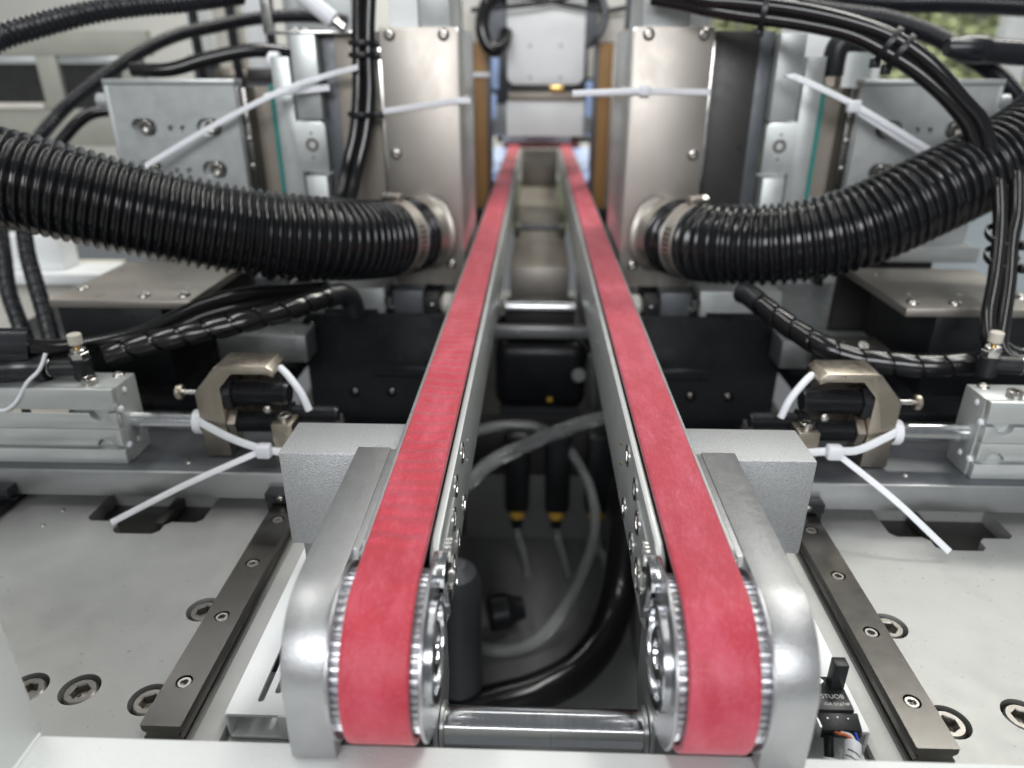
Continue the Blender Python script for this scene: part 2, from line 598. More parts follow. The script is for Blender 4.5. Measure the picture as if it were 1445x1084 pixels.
def belt_mesh(s, wrinkle):
    sec = []   # (arc position list) -> (y, z, ny, nz, tag)
    pts = []
    y = YF
    while y > 520:
        pts.append((y, ZT, 0, 1)); y -= 8
    while y > YP:
        pts.append((y, ZT, 0, 1)); y -= 0.7
    for i in range(0, 73):
        a = math.pi / 2 + math.pi * i / 72
        pts.append((YP + RP * math.cos(a), ZC + RP * math.sin(a), math.cos(a), math.sin(a)))
    y = YP + 4
    while y < YF:
        pts.append((y, ZT - 2 * RP, 0, -1)); y += 8
    for i in range(0, 25):
        a = -math.pi / 2 + math.pi * i / 24
        pts.append((YF + RP * math.cos(a), ZC + RP * math.sin(a), math.cos(a), math.sin(a)))
    x0, x1, th = 38.0, 57.5, 2.2
    nx = 12
    prof = [(x0, -th), (x0, -.7), (x0 + .25, -.2)] + [(x0 + .7 + (x1 - x0 - 1.4) * i / nx, 0) for i in range(nx + 1)] + [(x1 - .25, -.2), (x1, -.7), (x1, -th)]
    rnd = random.Random(7)
    ph = [rnd.uniform(0, 6.28) for _ in range(6)]

    def wr(y, x):
        if not wrinkle:
            return 0.03 * math.sin(y / 9 + x * .3) + 0.025 * math.sin(y / 23 + 1 + x * .15)
        amp = max(0, min(1, (y - 176) / 8)) * max(0.12, min(1, (430 - y) / 120))
        k = y + 0.8 * math.sin(x * 0.21 + y / 19 + ph[5]) + 0.5 * math.sin(x * .5 + ph[4])
        ph1 = 2 * math.pi * k / 8.2 + 1.3 * math.sin(y / 21 + ph[0])
        w = math.sin(ph1) + 0.25 * math.sin(2 * ph1 + 0.8)
        w *= 0.8 + 0.2 * math.sin(y / 13 + ph[1])
        w += 0.22 * math.sin(2 * math.pi * k / 15.5 + ph[2])
        return 0.62 * amp * w
    vs, fs = [], []
    n, m = len(pts), len(prof)
    for (y, z, ny, nz) in pts:
        for k, (x, h) in enumerate(prof):
            hh = h
            if nz > .99 and h > -.5:
                edge = min(1, min(x - x0, x1 - x) / 3)
                hh += wr(y, x) * edge
            vs.append((x, y + ny * hh, z + nz * hh))
    for i in range(n):
        j = (i + 1) % n
        for k in range(m):
            l = (k + 1) % m
            fs.append((i * m + k, i * m + l, j * m + l, j * m + k))
    g = G(s)
    g._add(vs, fs)
    return g


def conveyor(s):
    lab = {-1: 'belt conveyor whose red belt is finely wrinkled across, on grey aluminium plates',
           1: 'belt conveyor with a smooth mottled red belt, beside the black photo sensor'}[s]
    t = thing('belt_conveyor', (s * 48, 180, 10), lab, 'conveyor', 'belt conveyors')
    part('belt', belt_mesh(s, s < 0), BELT_A if s < 0 else BELT_B, t, 'rippled red fabric belt' if s < 0 else 'smooth red fabric belt with paler worn patches', ang=60)
    g = G(s)
    y = 194.0
    while y < 760:
        g.box(38.2, 57.3, y, y + 2.6, ZT - 4.1, ZT - 2.25)
        y += 5.0
    part('belt_teeth', g, SCREWD, t, kind='stuff')
    # rails and plates
    part('slider_bed', G(s).box(38.6, 57.0, 200, 1370, 52, ZT - 4.2), ALU, t)
    ip = [(206, 48), (1384, 44), (1384, 88.6), (190, 88.6), (184.5, 87), (181, 83), (181, 72), (196, 60)]
    part('inner_side_plate', G(s).prism(ip, 'yz', 34.9, 37.6, .35), ALU_PALE, t)
    tp = [(186, 82.0), (182.5, 79.5), (183, 64), (188, 54), (196, 50), (222, 50), (228, 56), (228, 78), (224, 82)]
    part('tension_plate', G(s).prism(tp, 'yz', 33.9, 34.85, .25), ALU_PALE, t)
    op = [(194, 44), (1384, 44), (1384, 89.6), (186, 89.6), (181.5, 86), (180, 80), (180, 60)]
    part('outer_side_plate', G(s).prism(op, 'yz', 58.1, 59.5, .25), ALU, t)
    br = [(254, 36.8), (254, 86), (177, 86)] + circ(173, 61.2, 24.8, 14, 88, 176) + [(147.7, 37.2), (148.6, 36.8)]
    gb = G(s).prism(br, 'yz', 63.4, 77.2, .5)
    gb.prism([(185, 37.4), (253.4, 37.4), (253.4, 85.4), (188, 85.4), (185, 83)], 'yz', 61.0, 63.8, .3)
    part('bearing_bracket', gb, ALU_SAT, t)
    part('bracket_spacer', G(s).box(59.55, 60.95, 186, 252, 44, 84.8, .2), ALU_PALE, t)
    part('mounting_block', G(s).box(59.6, 113, 258, 286.5, 33, 80, .9), ALU_CAST, t)
    # inner plate screws
    for (yy, zz) in ((259, 81), (234, 80.5), (217, 77), (259, 55), (227, 60), (209, 62)):
        screw(t, ((34.2 if yy > 228 else 33.2), yy, zz), (-1, 0, 0), 4.7, 'flat', STEEL, s, 'cap_screw')
    for yy, zz in ((420, 70), (282, 74), (278, 66)):
        screw(t, (34.85, yy, zz), (-1, 0, 0), 1.0, 'pin', ALU_PALE if yy > 400 or s < 0 else BRASS, s, 'dowel_pin')
    # bracket edge screws
    screw(t, (77.2, 205, 62), (1, 0, 0), 3.5, 'button', SCREW, s, 'button_screw')
    # pulley
    g = G(s)
    nt = 56
    prof = []
    for i in range(nt):
        for f_, r_ in ((0.0, 23.0), (.18, 24.0), (.5, 24.1), (.68, 23.1)):
            a = 2 * math.pi * (i + f_) / nt
            prof.append((YP + r_ * math.cos(a), ZC + r_ * math.sin(a)))
    g.prism(prof, 'yz', 35.6, 60.4)
    p = part('pulley', g, ZINC, t, ang=25)
    part('flange', G(s).ring((60.4, YP, ZC), (1, 0, 0), 12, 26.4, 1.1, 72, .35), ZINC, p)
    part('flange', G(s).ring((34.5, YP, ZC), (1, 0, 0), 15, 26.4, 1.1, 72, .35), ZINC, p)
    g = G(s).lathe((34.5, YP, ZC), (-1, 0, 0), [(16.6, 0), (16.6, 1.2), (16.0, 1.6), (14.2, 1.6), (13.6, 1.0), (13.2, -2.5), (9, -2.8), (8.6, .4), (7.8, 1.0), (4.6, 1.0), (4.3, 0.2), (4.3, -3), (0, -3)], 56)
    part('bearing', g, CHROME, p, ang=28)
    g = G(s)
    for i in range(16):
        a = 2 * math.pi * i / 16
        cy, cz = YP + 11.1 * math.cos(a), ZC + 11.1 * math.sin(a)
        g.lathe((36.6, cy, cz), (-1, 0, 0), [(1.7, 0), (1.5, .9), (.9, 1.5), (0, 1.7)], 10)
    part('bearing_balls', g, CHROME, p)
    # tensioner behind the pulley
    tn = [(172, 88), (184, 88), (184, 85), (190, 85), (190, 66), (184, 62), (180, 70), (178, 80), (172, 83)]
    part('tension_block', G(s).prism(tn, 'yz', 31.6, 36.0, .3), CHROME, t)
    for k in range(3):
        part('clamp_nut', G(s).box(31.0, 33.0, 185.5 + k * 2.1, 187.0 + k * 2.1, 82, 88.2, .25), STEEL, t)
    screw(t, (31.6, 190, 72), (-1, 0, 0), 4.3, 'button', STEEL, s, 'dome_screw')
    hp = [(171, 6), (198, 6), (204, 14), (204, 47), (198, 60), (190, 66), (183, 64), (178, 56), (171, 30)]
    part('hanger_plate', G(s).prism(hp, 'yz', 36.2, 38.2, .3), ALU_BRUSH, t)
    part('carriage_foot', G(s).box(84, 110, 264, 284, 12.5, 32.9, .6), ALU, t)
    return t


for s in SIDES:
    conveyor(s)
t = thing('cross_shaft', (0, 178, 17), 'polished round steel shaft lying across between the two conveyors', 'shaft')
part('shaft', G().cyl((-36, 178, 17), (36, 178, 17), 6.6, 48, .5), CHROME, t)
for s in SIDES:
    part('collar', G(s).ring((34.2, 178, 17), (1, 0, 0), 6.7, 8.2, 1.8, 40), ALU_BRUSH, t)

# ------------------------------------------------------------------ guide rails, strips, trays
RY = (200, 236, 272.5, 308.5)
for s in SIDES:
    t = thing('guide_rail', (s * 139.5, 180, 0), 'dark steel linear guide rail with recessed screws@', 'guide rail', 'front guide rails')
    c = 139.5
    pr = [(c - 7.6, 0.05), (c + 7.6, .05), (c + 7.6, 3.6), (c + 6.1, 4.6), (c + 6.1, 5.8), (c + 7.6, 6.9), (c + 7.6, 8.1), (c - 7.6, 8.1), (c - 7.6, 6.9), (c - 6.1, 5.8), (c - 6.1, 4.6), (c - 7.6, 3.6)]
    part('rail_body', G(s).prism(pr, 'xz', 180, 425, .25), RAILM, t)
    g = G(s).plate([(c - 7.6, 180), (c - 7.2, 179.6), (c + 7.2, 179.6), (c + 7.6, 180), (c + 7.6, 425), (c - 7.6, 425)], [circ(c + .3, y, 3.3, 24) for y in RY], 'xy', 8.12, 10.2)
    part('rail_top', g, RAILM, t)
    for y in RY:
        screw(t, (c + .3, y, 9.9), UP, 2.75, 'cap', SCREW, s, 'cap_screw')
    solo('locating_strip', G(s).box(118.3, 128.5, 150, 420, 0.02, 4.2, .5), ALU_PALE2, 'pale aluminium strip between guide rail and white tray@', 'strip', 'locating strips', ang=30)
    # slotted tray of folded white sheet
    t = thing('slotted_tray', (s * 100, 190, 0), 'white folded sheet tray with open square end' + (' and two long slots in its top' if s < 0 else ', carrying the black photo sensor'), 'tray', 'white trays beside the guide rails')
    hs = [slot(105.8, 222, 62, 1.25, False), slot(100.6, 226, 62, 1.25, False)] if s < 0 else [slot(112, 260, 40, 1.25, False)]
    part('tray_top', G(s).plate([(79, 184), (116, 184), (117, 185), (117, 300), (79, 300)], hs, 'xy', 11, 12.2), WHITE2, t)
    part('tray_side', G(s).box(116.0, 117.2, 184, 300, .6, 11.9, .3), WHITE2, t)
    part('tray_bottom', G(s).box(80, 116.4, 177 if s > 0 else 183.6, 300, .1, 1.4, .3), WHITE2, t)
    part('tray_end', G(s).box(79, 97.4, 183.4, 185, .1, 12.0, .4), WHITE2, t)
    part('tray_lining', G(s).box(97.5, 115.8, 214, 296, 1.5, 2.2), SLATE, t)

# second rail under the outer end of the cylinder plate (only one side shows)
t = thing('guide_rail', (-306, 300, 0), 'narrow black guide rail at the outer edge under the cylinder', 'guide rail')
part('rail_body', G().box(-314, -300, 200, 425, 0.05, 8, .5), BLACK, t)

# ------------------------------------------------------------------ photo sensor on the tray by the smooth belt
t = thing('photo_sensor', (104, 190, 12.2), 'small black fork photo sensor with printed lettering on the white tray', 'sensor')
part('body', G().box(96.5, 111, 186.4, 196, 12.3, 20.0, .3), BLACKP, t)
part('fork_prong', G().box(106, 111, 196.05, 200.5, 19, 31, .3), BLACKP, t)
part('fork_prong', G().box(95.5, 100, 196.05, 200.5, 12.3, 31, .3), BLACKP, t)
part('prong_base', G().box(96, 111, 196.1, 202, 12.3, 19.6, .3), BLACKP, t)
part('plug', G().prism([(180.8, 12.4), (180.8, 16.4), (186.3, 18.8), (186.3, 12.4)], 'yz', 98.2, 112.2, .25), BLACKP, t)
part('plug_rim', G().box(97.4, 98.1, 181, 186.3, 12.6, 17.5), ALU_PALE, t)
part('lens_screw', G().cyl((103, 198.6, 19.5), (103, 198.6, 21), 1.4, 16, .3), STEEL, t)
for k in range(3):
    part('pin_hole', G().cyl((101 + 3.6 * k, 184.3 + .5 * (k % 2), 17.4), (101 + 3.6 * k, 184.3 + .5 * (k % 2), 18.25), .35, 10), ALU, t)
text_part('lettering', 'STUO8', 2.7, (105.2, 191.4, 20.02), (0, 0, 0), INK, t)
text_part('lettering', '-DA SX674P', 1.85, (105.6, 188.3, 20.02), (0, 0, 0), INK, t)
t = thing('wire_lead', (106, 175, 10), 'orange, white and blue wires in a white sleeve tagged 17', 'wire')
part('orange_core', G().tube([(102.8, 181.2, 15.2), (103.4, 179.6, 16.2), (105.6, 179, 16.4), (107.2, 177.6, 15.6), (107, 175, 14.6)], .55, 10, .5), ORANGE, t)
part('white_core', G().tube([(104.4, 181.2, 15.0), (105.4, 180, 16.0), (107.4, 179.2, 16.0), (108.2, 177.4, 15.2), (107.4, 175, 14.4)], .55, 10, .5), NYLON, t)
part('blue_core', G().tube([(109.8, 181.2, 15.4), (109.9, 179.8, 15.0), (109.7, 178, 14.2), (108.2, 175.5, 13.4)], .55, 10, .5), BLUE, t)
part('black_core', G().tube([(101, 181.2, 13.4), (100.6, 178.6, 11), (100.4, 176, 8)], 1.7, 14, 1), CABLE, t)
part('grey_sleeve', G().cyl((100.4, 176.4, 8.4), (99.6, 170, 2), 2.3, 18, .3), NYLON, t)
sl = part('tag_sleeve', G().cyl((107.6, 177.2, 14.6), (102.2, 163.5, 10.8), 2.9, 28, .25), NYLON, t)
d = Vector((5.4, 13.7, 3.8)).normalized()
side = Vector((1, 0, 0)); side = (side - d * side.dot(d)).normalized(); nrm = side.cross(d)
if nrm.z < 0:
    nrm = -nrm
# digits run along the sleeve, drawn as slim ink strokes on its upper face
mid = Vector((105.6, 172.2, 13.2))


def stroke(pts):
    g = G()
    for (u0, v0), (u1, v1) in zip(pts, pts[1:]):
        q = []
        for (u, v) in ((u0, v0), (u1, v1)):
            h = math.sqrt(max(.1, 2.94 ** 2 - u * u))
            q.append(mid + side * u + d * v + nrm * h)
        g.tube(q, .22, 6, 1.0, raw=True)
    return g


part('digit', stroke([(-1.9, 1.6), (-.6, 1.2), (.8, .8), (2.0, .4)]), INKB, sl)
part('digit', stroke([(-2.4, -.4), (-1.0, -.9), (.4, -1.5), (1.4, -2.0), (1.1, -1.0)]), INKB, sl)

# ------------------------------------------------------------------ cylinder plates with pneumatic cylinders and stops
for s in SIDES:
    t = thing('cylinder_plate', (s * 280, 340, 8), 'long aluminium plate carrying the pneumatic cylinder@', 'plate', 'cylinder plates')
    part('plate', G(s).box(128, 440, 330, 405, 8.3, 24.6, .6), ALU, t)
    part('dark_reflection_sheet', G(s).box(128.6, 440, 331.2, 404.4, 24.62, 25.0, .1), SLATE, t)  # dark reflection in the plate top, put in as a slate-coloured sheet
    for x in (139.5,) + ((306,) if s < 0 else ()):
        p = part('carriage_seal', G(s).box(x - 12, x + 12, 325, 342, 1.5 if x < 200 else 8.1, 8.25 if x < 200 else 8.28, .3), BLACKP, t)
        p2 = part('carriage_cap', G(s).box(x - 11.5, x + 11.5, 322, 329.8, 10.6, 16.5, .5), BLACKP, t)
        screw(t, (x + 3, 322, 13.8), FRONT, 1.8, 'button', SCREW, s, 'screw')
    for x, y in ((183, 362), (195, 340)):
        screw(t, (x + 4, y, 25.1), UP, 1.9, 'button', SCREW, s, 'screw')
    # cylinder
    t = thing('pneumatic_cylinder', (s * 300, 348, 25), 'grey pneumatic cylinder with slotted face and bright rod@', 'cylinder', 'pneumatic cylinders')
    part('body', G(s).box(231, 440, 341.2, 361, 25.1, 70.8, .8), ALU_PALE, t)
    nx, nr = 242.0, 4.6
    slabs = [
        [(232, 58.6), (440, 58.6), (440, 71), (231, 71)],
        [(232, 47.0), (440, 47.0), (440, 56.6), (nx + nr, 56.6)] + circ(nx, 56.6, nr, 12, 0, -180)[1:-1] + [(nx - nr, 56.6), (232, 56.6)],
        [(232, 36.4)] + [(nx - nr, 36.4)] + circ(nx, 36.4, nr, 12, 180, 0)[1:-1] + [(nx + nr, 36.4), (440, 36.4), (440, 46.7), (232, 46.7)],
        [(232, 25.2), (440, 25.2), (440, 34.0), (232, 34.0)],
    ]
    for sl_ in slabs:
        part('front_rib', G(s).prism(sl_, 'xz', 337, 341.6, .35), ALU_PALE, t)
    part('piston_rod', G(s).cyl((232, 351, 46), (189.5, 351, 46), 5.0, 32, .4), CHROME, t)
    part('rod_end', G(s).cyl((196, 351, 46), (190, 351, 46), 5.6, 32, .5), CHROME, t)
    for (y, z) in ((348, 66), (341.6, 57.5), (341.6, 35.2), (350, 34.5)):
        screw(t, (231, y, z), (-1, 0, 0), 1.9, 'pin', NYLON, s, 'end_pin')
    screw(t, (247, 345, 74.6), UP, 4.0, 'cap', SCREW, s, 'cap_screw')
    screw(t, (238, 357, 71.2), UP, 3.4, 'button', SCREW, s, 'button_screw')
    # speed controller fitting
    fx = 254 if s < 0 else 247
    fy = 352 if s < 0 else 372
    t = thing('flow_control_fitting', (s * fx, fy, 71), 'black flow control fitting with beige knob and brass stem on the cylinder' if s < 0 else 'black flow control fitting with grey knob standing behind hanging cables', 'fitting', 'flow control fittings')
    zz = 71.1
    part('body', G(s).cyl((fx, fy, zz), (fx, fy, zz + 12), 5.2, 24, .5), BLACKP, t)
    part('arm', G(s).cyl((fx, fy, zz + 7), (fx + 18, fy - 2, zz + 7), 5.0, 24, .8), BLACKP, t)
    part('release_collar', G(s).ring((fx + 15.5, fy - 1.8, zz + 7), (1, 0, 0), 3.5, 5.3, 1.2, 24), STEEL, t)
    part('hex_nut', G(s).cyl((fx, fy, zz + 12), (fx, fy, zz + 15.5), 5.0, 6, .3), STEEL, t)
    part('lock_nut', G(s).cyl((fx, fy, zz + 15.5), (fx, fy, zz + 17.5), 3.9, 20, .3), STEEL, t)
    part('stem', G(s).cyl((fx, fy, zz + 17.5), (fx, fy, zz + 21), 1.6, 16), BRASS, t)
    part('knob', G(s).cyl((fx, fy, zz + 20), (fx, fy, zz + 26), 3.6, 24, .5), BEIGE, t)
    # stop bracket with shock absorbers
    t = thing('stop_bracket', (s * 170, 355, 25), 'nickel hook-shaped stop bracket at the piston rod end@', 'bracket', 'stop brackets')
    out = [(191, 26), (191, 66), (189, 68), (178, 80.5), (175, 82), (149, 82), (145.5, 79), (145.5, 75.5), (150, 77), (169, 77), (176.5, 68.5), (176.5, 26)]
    part('hook', G(s).prism(out, 'xz', 346, 366, .6), NICKEL, t)
    part('back_web', G(s).box(150, 176, 366.1, 371.8, 40, 76), NICKEL, t)
    part('foot_block', G(s).box(136.5, 148, 338, 351, 25.1, 51, .5), NICKEL, t)
    screw(t, (142.3, 344.5, 54.5), UP, 3.9, 'cap', SCREW, s, 'cap_screw')
    screw(t, (152, 346, 60 - 4), FRONT, 2.6, 'button', SCREW, s, 'button_screw')
    for nm, x0, x1, z, r, y in (('upper', 176.4, 141, 62.5, 7.0, 354), ('lower', 176.4, 149, 44.5, 6.0, 354), ('inner', 147, 116, 47.5, 5.2, 358)):
        t = thing('shock_absorber', (s * (x0 + x1) / 2, y, z), {'upper': 'thick black threaded shock absorber through the stop bracket@', 'lower': 'short black threaded stud below the shock absorber@', 'inner': 'slim black threaded stud by the stop bracket foot@'}[nm], 'shock absorber', nm + ' shock absorbers')
        pf = [(0, 0), (r, 0)]
        h = 0.6
        L = x0 - x1
        while h < L - 2:
            pf += [(r, h), (r - .45, h + .45), (r, h + .9)]
            h += 1.0
        pf += [(r - .3, L - 1.6), (r - 1.2, L), (0, L)]
        part('threaded_body', G(s).lathe((x0, y, z), (-1, 0, 0), pf, 32), BLACK, t, ang=20)
        part('hex_nut', G(s).cyl((x0 - .2, y, z), (x0 - 5, y, z), r + 2.6, 6, .4), BLACK if nm != 'lower' else NICKEL, t)
        if nm == 'upper':
            part('plunger', G(s).cyl((191, y, z), (202, y, z), 1.4, 16), STEEL, t)
            part('plunger_head', G(s).cyl((201.5, y, z), (205, y, z), 4.2, 24, .8), NICKEL, t)
        if nm == 'lower':
            part('tip', G(s).cyl((149.2, y, z), (146.8, y, z), 3.0, 20, .5), NICKEL, t)

# reed switch in the cylinder slot with its thin lead
t = thing('reed_switch', (-300, 338, 57), 'thin cream reed switch lying in the cylinder slot with a white lead', 'switch')
part('switch_body', G().box(-258, -302, 337.3, 340.8, 56.75, 58.45, .2), BEIGE, t)
part('dark_band', G().box(-279, -284, 337.1, 340, 56.72, 58.5, .1), BLACKP, t)
part('lead', G().tube([(-300, 338.5, 57.6), (-292, 336, 58.5), (-284, 336, 64), (-277, 338, 74), (-271, 342, 80), (-268, 346, 88)], 1.0, 10, 2), NYLON, t)

# ------------------------------------------------------------------ platforms over black blocks
for s in SIDES:
    t = thing('platform', (s * 273, 475, 26), 'stainless screwed plate over a black block below the hose@', 'platform', 'platforms below the hoses')
    part('black_base', G(s).box(249, 318, 434, 526, 30, 85.4, .6), BLACKP, t)
    part('top_plate', G(s).box(227, 320, 430, 527, 85.6, 91, .5), STAINLESS, t)
    for x, y in ((312, 456), (236, 442), (262, 441)):
        screw(t, (x, y, 91.6), UP, 4.2, 'button', SCREW, s, 'button_screw')
    for x, y in ((292, 438.5), (276, 461), (243, 461), (310, 502), (277, 506), (241, 508), (289, 440)):
        screw(t, (x, y, 91.1), UP, 2.3, 'flat', SCREW, s, 'screw')
    solo('machine_bed', G(s).prism([(184, 405.2), (440, 405.2), (440, 700), (60, 700), (60, 512), (184, 512)], 'xy', 12, 29.9, .4), BLACK, 'black steel bed behind the cylinder plate@', 'bed', 'machine beds')
    t = thing('slide_bar', (s * 240, 475, 30), 'grey aluminium slide bar on the black bed@', 'bar', 'slide bars')
    part('bar', G(s).box(166, 229.5, 462, 486, 36, 56, .5), ALU, t)
    part('bar_foot', G(s).box(176, 226, 464, 484, 29.95, 36), BLACK, t)
    for x in (176, 200):
        screw(t, (x, 468, 56.5), UP, 2.4, 'button', SCREW, s, 'button_screw')
    if s > 0:
        t = thing('clamp_block', (205, 455, 50), 'small dark clamp block with two bright socket screws beside the slide bar', 'block')
        part('block', G().box(187, 226, 436, 461, 40, 61, .5), DARK, t)
        part('block_foot', G().box(190, 223, 438, 460, 29.95, 40), BLACK, t)
        for x in (196, 210):
            screw(t, (x, 440, 62.5), (0, -.5, .9), 3.2, 'cap', SCREW, 1, 'cap_screw')
    # black angle bracket beside the conveyor
    t = thing('black_angle', (s * 120, 500, -60), 'black steel angle with two screw holes beside the belt@', 'bracket', 'black angles beside the belts')
    part('upright', G(s).plate([(60.5, -60), (179, -60), (179, 55), (175, 60), (60.5, 60)], [circ(116, -4, 4.0, 20), circ(145, -4, 4.0, 20), circ(172, 52, 1.8, 14)], 'xz', 498, 502), BLACK, t)
    part('backing', G(s).box(80, 178, 502.2, 508, -58, 30), BLACKP, t)
    part('step', G(s).prism([(498, 20), (496, 18), (496, 12), (498, 10)], 'yz', 62, 128, .2), BLACK, t)
    for x in (116, 145):
        screw(t, (x, 500.8, -4), FRONT, 3.0, 'button', SCREW, s, 'button_screw')
    screw(t, (172, 498, 52), FRONT, 1.7, 'button', SCREW, s, 'screw')
    part('ledge', G(s).box(60.6, 188, 425, 497.8, -66, -60.2), BLACK, t)

# ------------------------------------------------------------------ suction boxes (towers), pipes, hoses, clamps
def stub_axis(s):
    return (90.5, 562, 109), (103, 541, 109.8)


HP = {-1: [(100.5, 546, 109.6), (108, 531, 110.5), (124, 503, 114.8), (150, 473, 122), (195, 449, 132.5), (245, 427, 149), (300, 409, 168), (372, 395, 188)],
      1: [(100.5, 546, 109.4), (108, 532, 109.8), (126, 508, 112.5), (162, 490, 117), (207, 484, 129), (252, 488, 149.5), (300, 501, 171), (338, 514, 193), (370, 525, 222)]}


def ribbed(R, depth, pitch, smooth_to=0, rs=None):
    def rf(d):
        if d < smooth_to:
            return rs
        t = ((d - smooth_to) / pitch) % 1.0
        # broad round rib, narrower valley
        h = math.sin(math.pi * min(1, t / 0.66)) ** 0.7 if t < 0.66 else 0.0
        return R - depth * (1 - h)
    return rf


for s in SIDES:
    t = thing('suction_box', (s * 90, 600, 66), 'tall stainless suction box with pipe stub and corner screws@', 'suction box', 'suction boxes')
    part('box_shell', G(s).box(61.5, 119, 560.2, 672, 66.2, 254, .8), ALU_BRUSH, t)
    part('front_cover', G(s).prism([(62, 67), (65, 66), (115.5, 66), (118.5, 69), (118.5, 251), (115.5, 254), (65, 254), (62, 251)], 'xz', 558, 560.1, .4), STAINLESS, t)
    part('side_lip', G(s).box(119.05, 122.5, 566, 574, 70, 246, .4), STEEL, t)
    part('cap_block', G(s).box(68, 90 if s < 0 else 100, 563, 640, 254.1, 300, .8), ALU_PALE, t)
    part('cap_block', G(s).box(91 if s < 0 else 101, 112, 566, 640, 254.1, 310, .8), WHITE2, t)
    for x, z in ((72.5, 249), (111, 249), (111.5, 168), (72.5, 83)):
        screw(t, (x, 558, z), FRONT, 4.6, 'button', SCREW, s, 'button_screw')
    a0, a1 = Vector(stub_axis(s)[0]), Vector(stub_axis(s)[1])
    L = (a1 - a0).length
    g = G(s).lathe(a0, a1 - a0, [(30.0, 3.2), (29.5, 4.4), (27.5, 5.6), (26.2, 7.5), (25.6, 10), (25.4, 14), (25.2, L), (23.5, L), (23.5, 3)], 48)
    part('pipe_stub', g, STAINLESS, t)
    # low supports under the box
    part('foot_block', G(s).box(94, 118, 540, 590, 30, 66, .6), SLATE, t)
    t2 = thing('side_clamp', (s * 86, 545, 30), 'small black clamp with one bright screw under the suction box@', 'clamp', 'clamps under the suction boxes')
    part('block', G(s).box(82, 93.7, 536, 585, 30, 62, .4), BLACKP, t2)
    screw(t2, (87, 536, 55), FRONT, 2.2, 'button', SCREW, s, 'screw')
    solo('roller', G(s).lathe((81.5, 552, 52), (-1, 0, 0), [(0, 0), (5.5, 0), (9, 3), (9, 18), (7.5, 19), (0, 19)], 28), CREAM, 'cream plastic roller under the suction box@', 'roller', 'cream rollers')
    t3 = thing('slider_block', (s * 155, 560, 30), 'bright aluminium slider block with a dark slot@', 'block', 'slider blocks')
    part('block', G(s).box(126, 190, 545, 596, 30, 66, .8), ALU_PALE, t3)
    part('slot', G(s).box(132, 176, 543.6, 545.1, 46, 49), BLACKP, t3)
    part('dark_side', G(s).box(119.2, 125.8, 541, 580, 30, 60, .4), DARK, t3)
    part('bolt_tip', G(s).cyl((121, 541, 52), (121, 535, 52), 3.4, 16, 1.2), STEEL, t3)
    # hose
    path = smooth_path(HP[s], 0.6)
    R = 28.2
    if s < 0:
        rf = ribbed(R, 2.9, 5.4)
    else:
        rf = ribbed(R, 2.9, 5.8)

    def rr(d, rf=rf):
        if 14.5 < d < 30:
            return 26.2
        return rf(d)
    o = solo('corrugated_hose', G(s).tube(path, R, 44, rf=rr, raw=True), HOSE, 'thick ribbed black hose ' + ('drooping down past the spiral-wrapped cables' if s < 0 else 'swinging up past the hanging printed cables'), 'hose', 'ribbed suction hoses', ang=50)
    # clamp
    d = 0
    for i in range(1, len(path)):
        d += (path[i] - path[i - 1]).length
        if d >= 16:
            break
    c, ax = path[i], (path[i + 4] - path[i - 4]).normalized()
    t4 = thing('hose_clamp', (s * c.x, c.y, c.z), 'stainless worm-drive clamp round the ribbed hose end@', 'hose clamp', 'hose clamps')
    band = G(s).lathe(c, ax, [(26.4, 0), (27.5, 0), (27.8, .4), (27.3, 1), (27.3, 11), (27.8, 11.6), (27.5, 12), (26.4, 12), (26.4, 0)], 64)
    part('band', band, STAINLESS, t4)
    _, u, w = frame(ax)
    g = G(s)
    # worm slots on the camera-facing, lower half
    view = (Vector((-5, 0, 230)) - c); view = (view - ax * view.dot(ax)).normalized()
    sd = ax.cross(view)
    if sd.z > 0:
        sd = -sd
    for k in range(13):
        a = rad(-12 + 8.0 * k)
        n_ = view * math.cos(a) + sd * math.sin(a)
        tg = ax.cross(n_)
        p0 = c + n_ * 27.36
        q = []
        for e0, e1 in ((3.2, -.62), (8.6, -.1), (8.6, 1.0), (3.2, .5)):
            q.append(p0 + ax * e0 + tg * e1)
        q2 = [v + n_ * .12 for v in q]
        g._add(q + q2, [(0, 1, 2, 3), (7, 6, 5, 4), (0, 4, 5, 1), (1, 5, 6, 2), (2, 6, 7, 3), (3, 7, 4, 0)])
    part('band_slots', g, BLACKP, t4)
    top = Vector((0, 0, 1)); top = (top - ax * top.dot(ax)).normalized()
    bk = ax.cross(top)
    hc = c + ax * 6 + top * 29.5
    part('worm_housing', G(s).cyl(hc - bk * 6, hc + bk * 6, 3.6, 14, .4), STAINLESS, t4)
    sc = hc + ax * 0
    part('worm_screw', G(s).cyl(sc + ax * 0 - bk * 11, sc - bk * 6, 3.0, 6, .4), STEEL, t4)
    part('strap_tail', G(s).tube([hc + ax * 0, hc + ax * 5 + top * 1.0, hc + ax * 12 + top * 1.5], 1, flat=(5, .9, top), step=2), STAINLESS, t4)

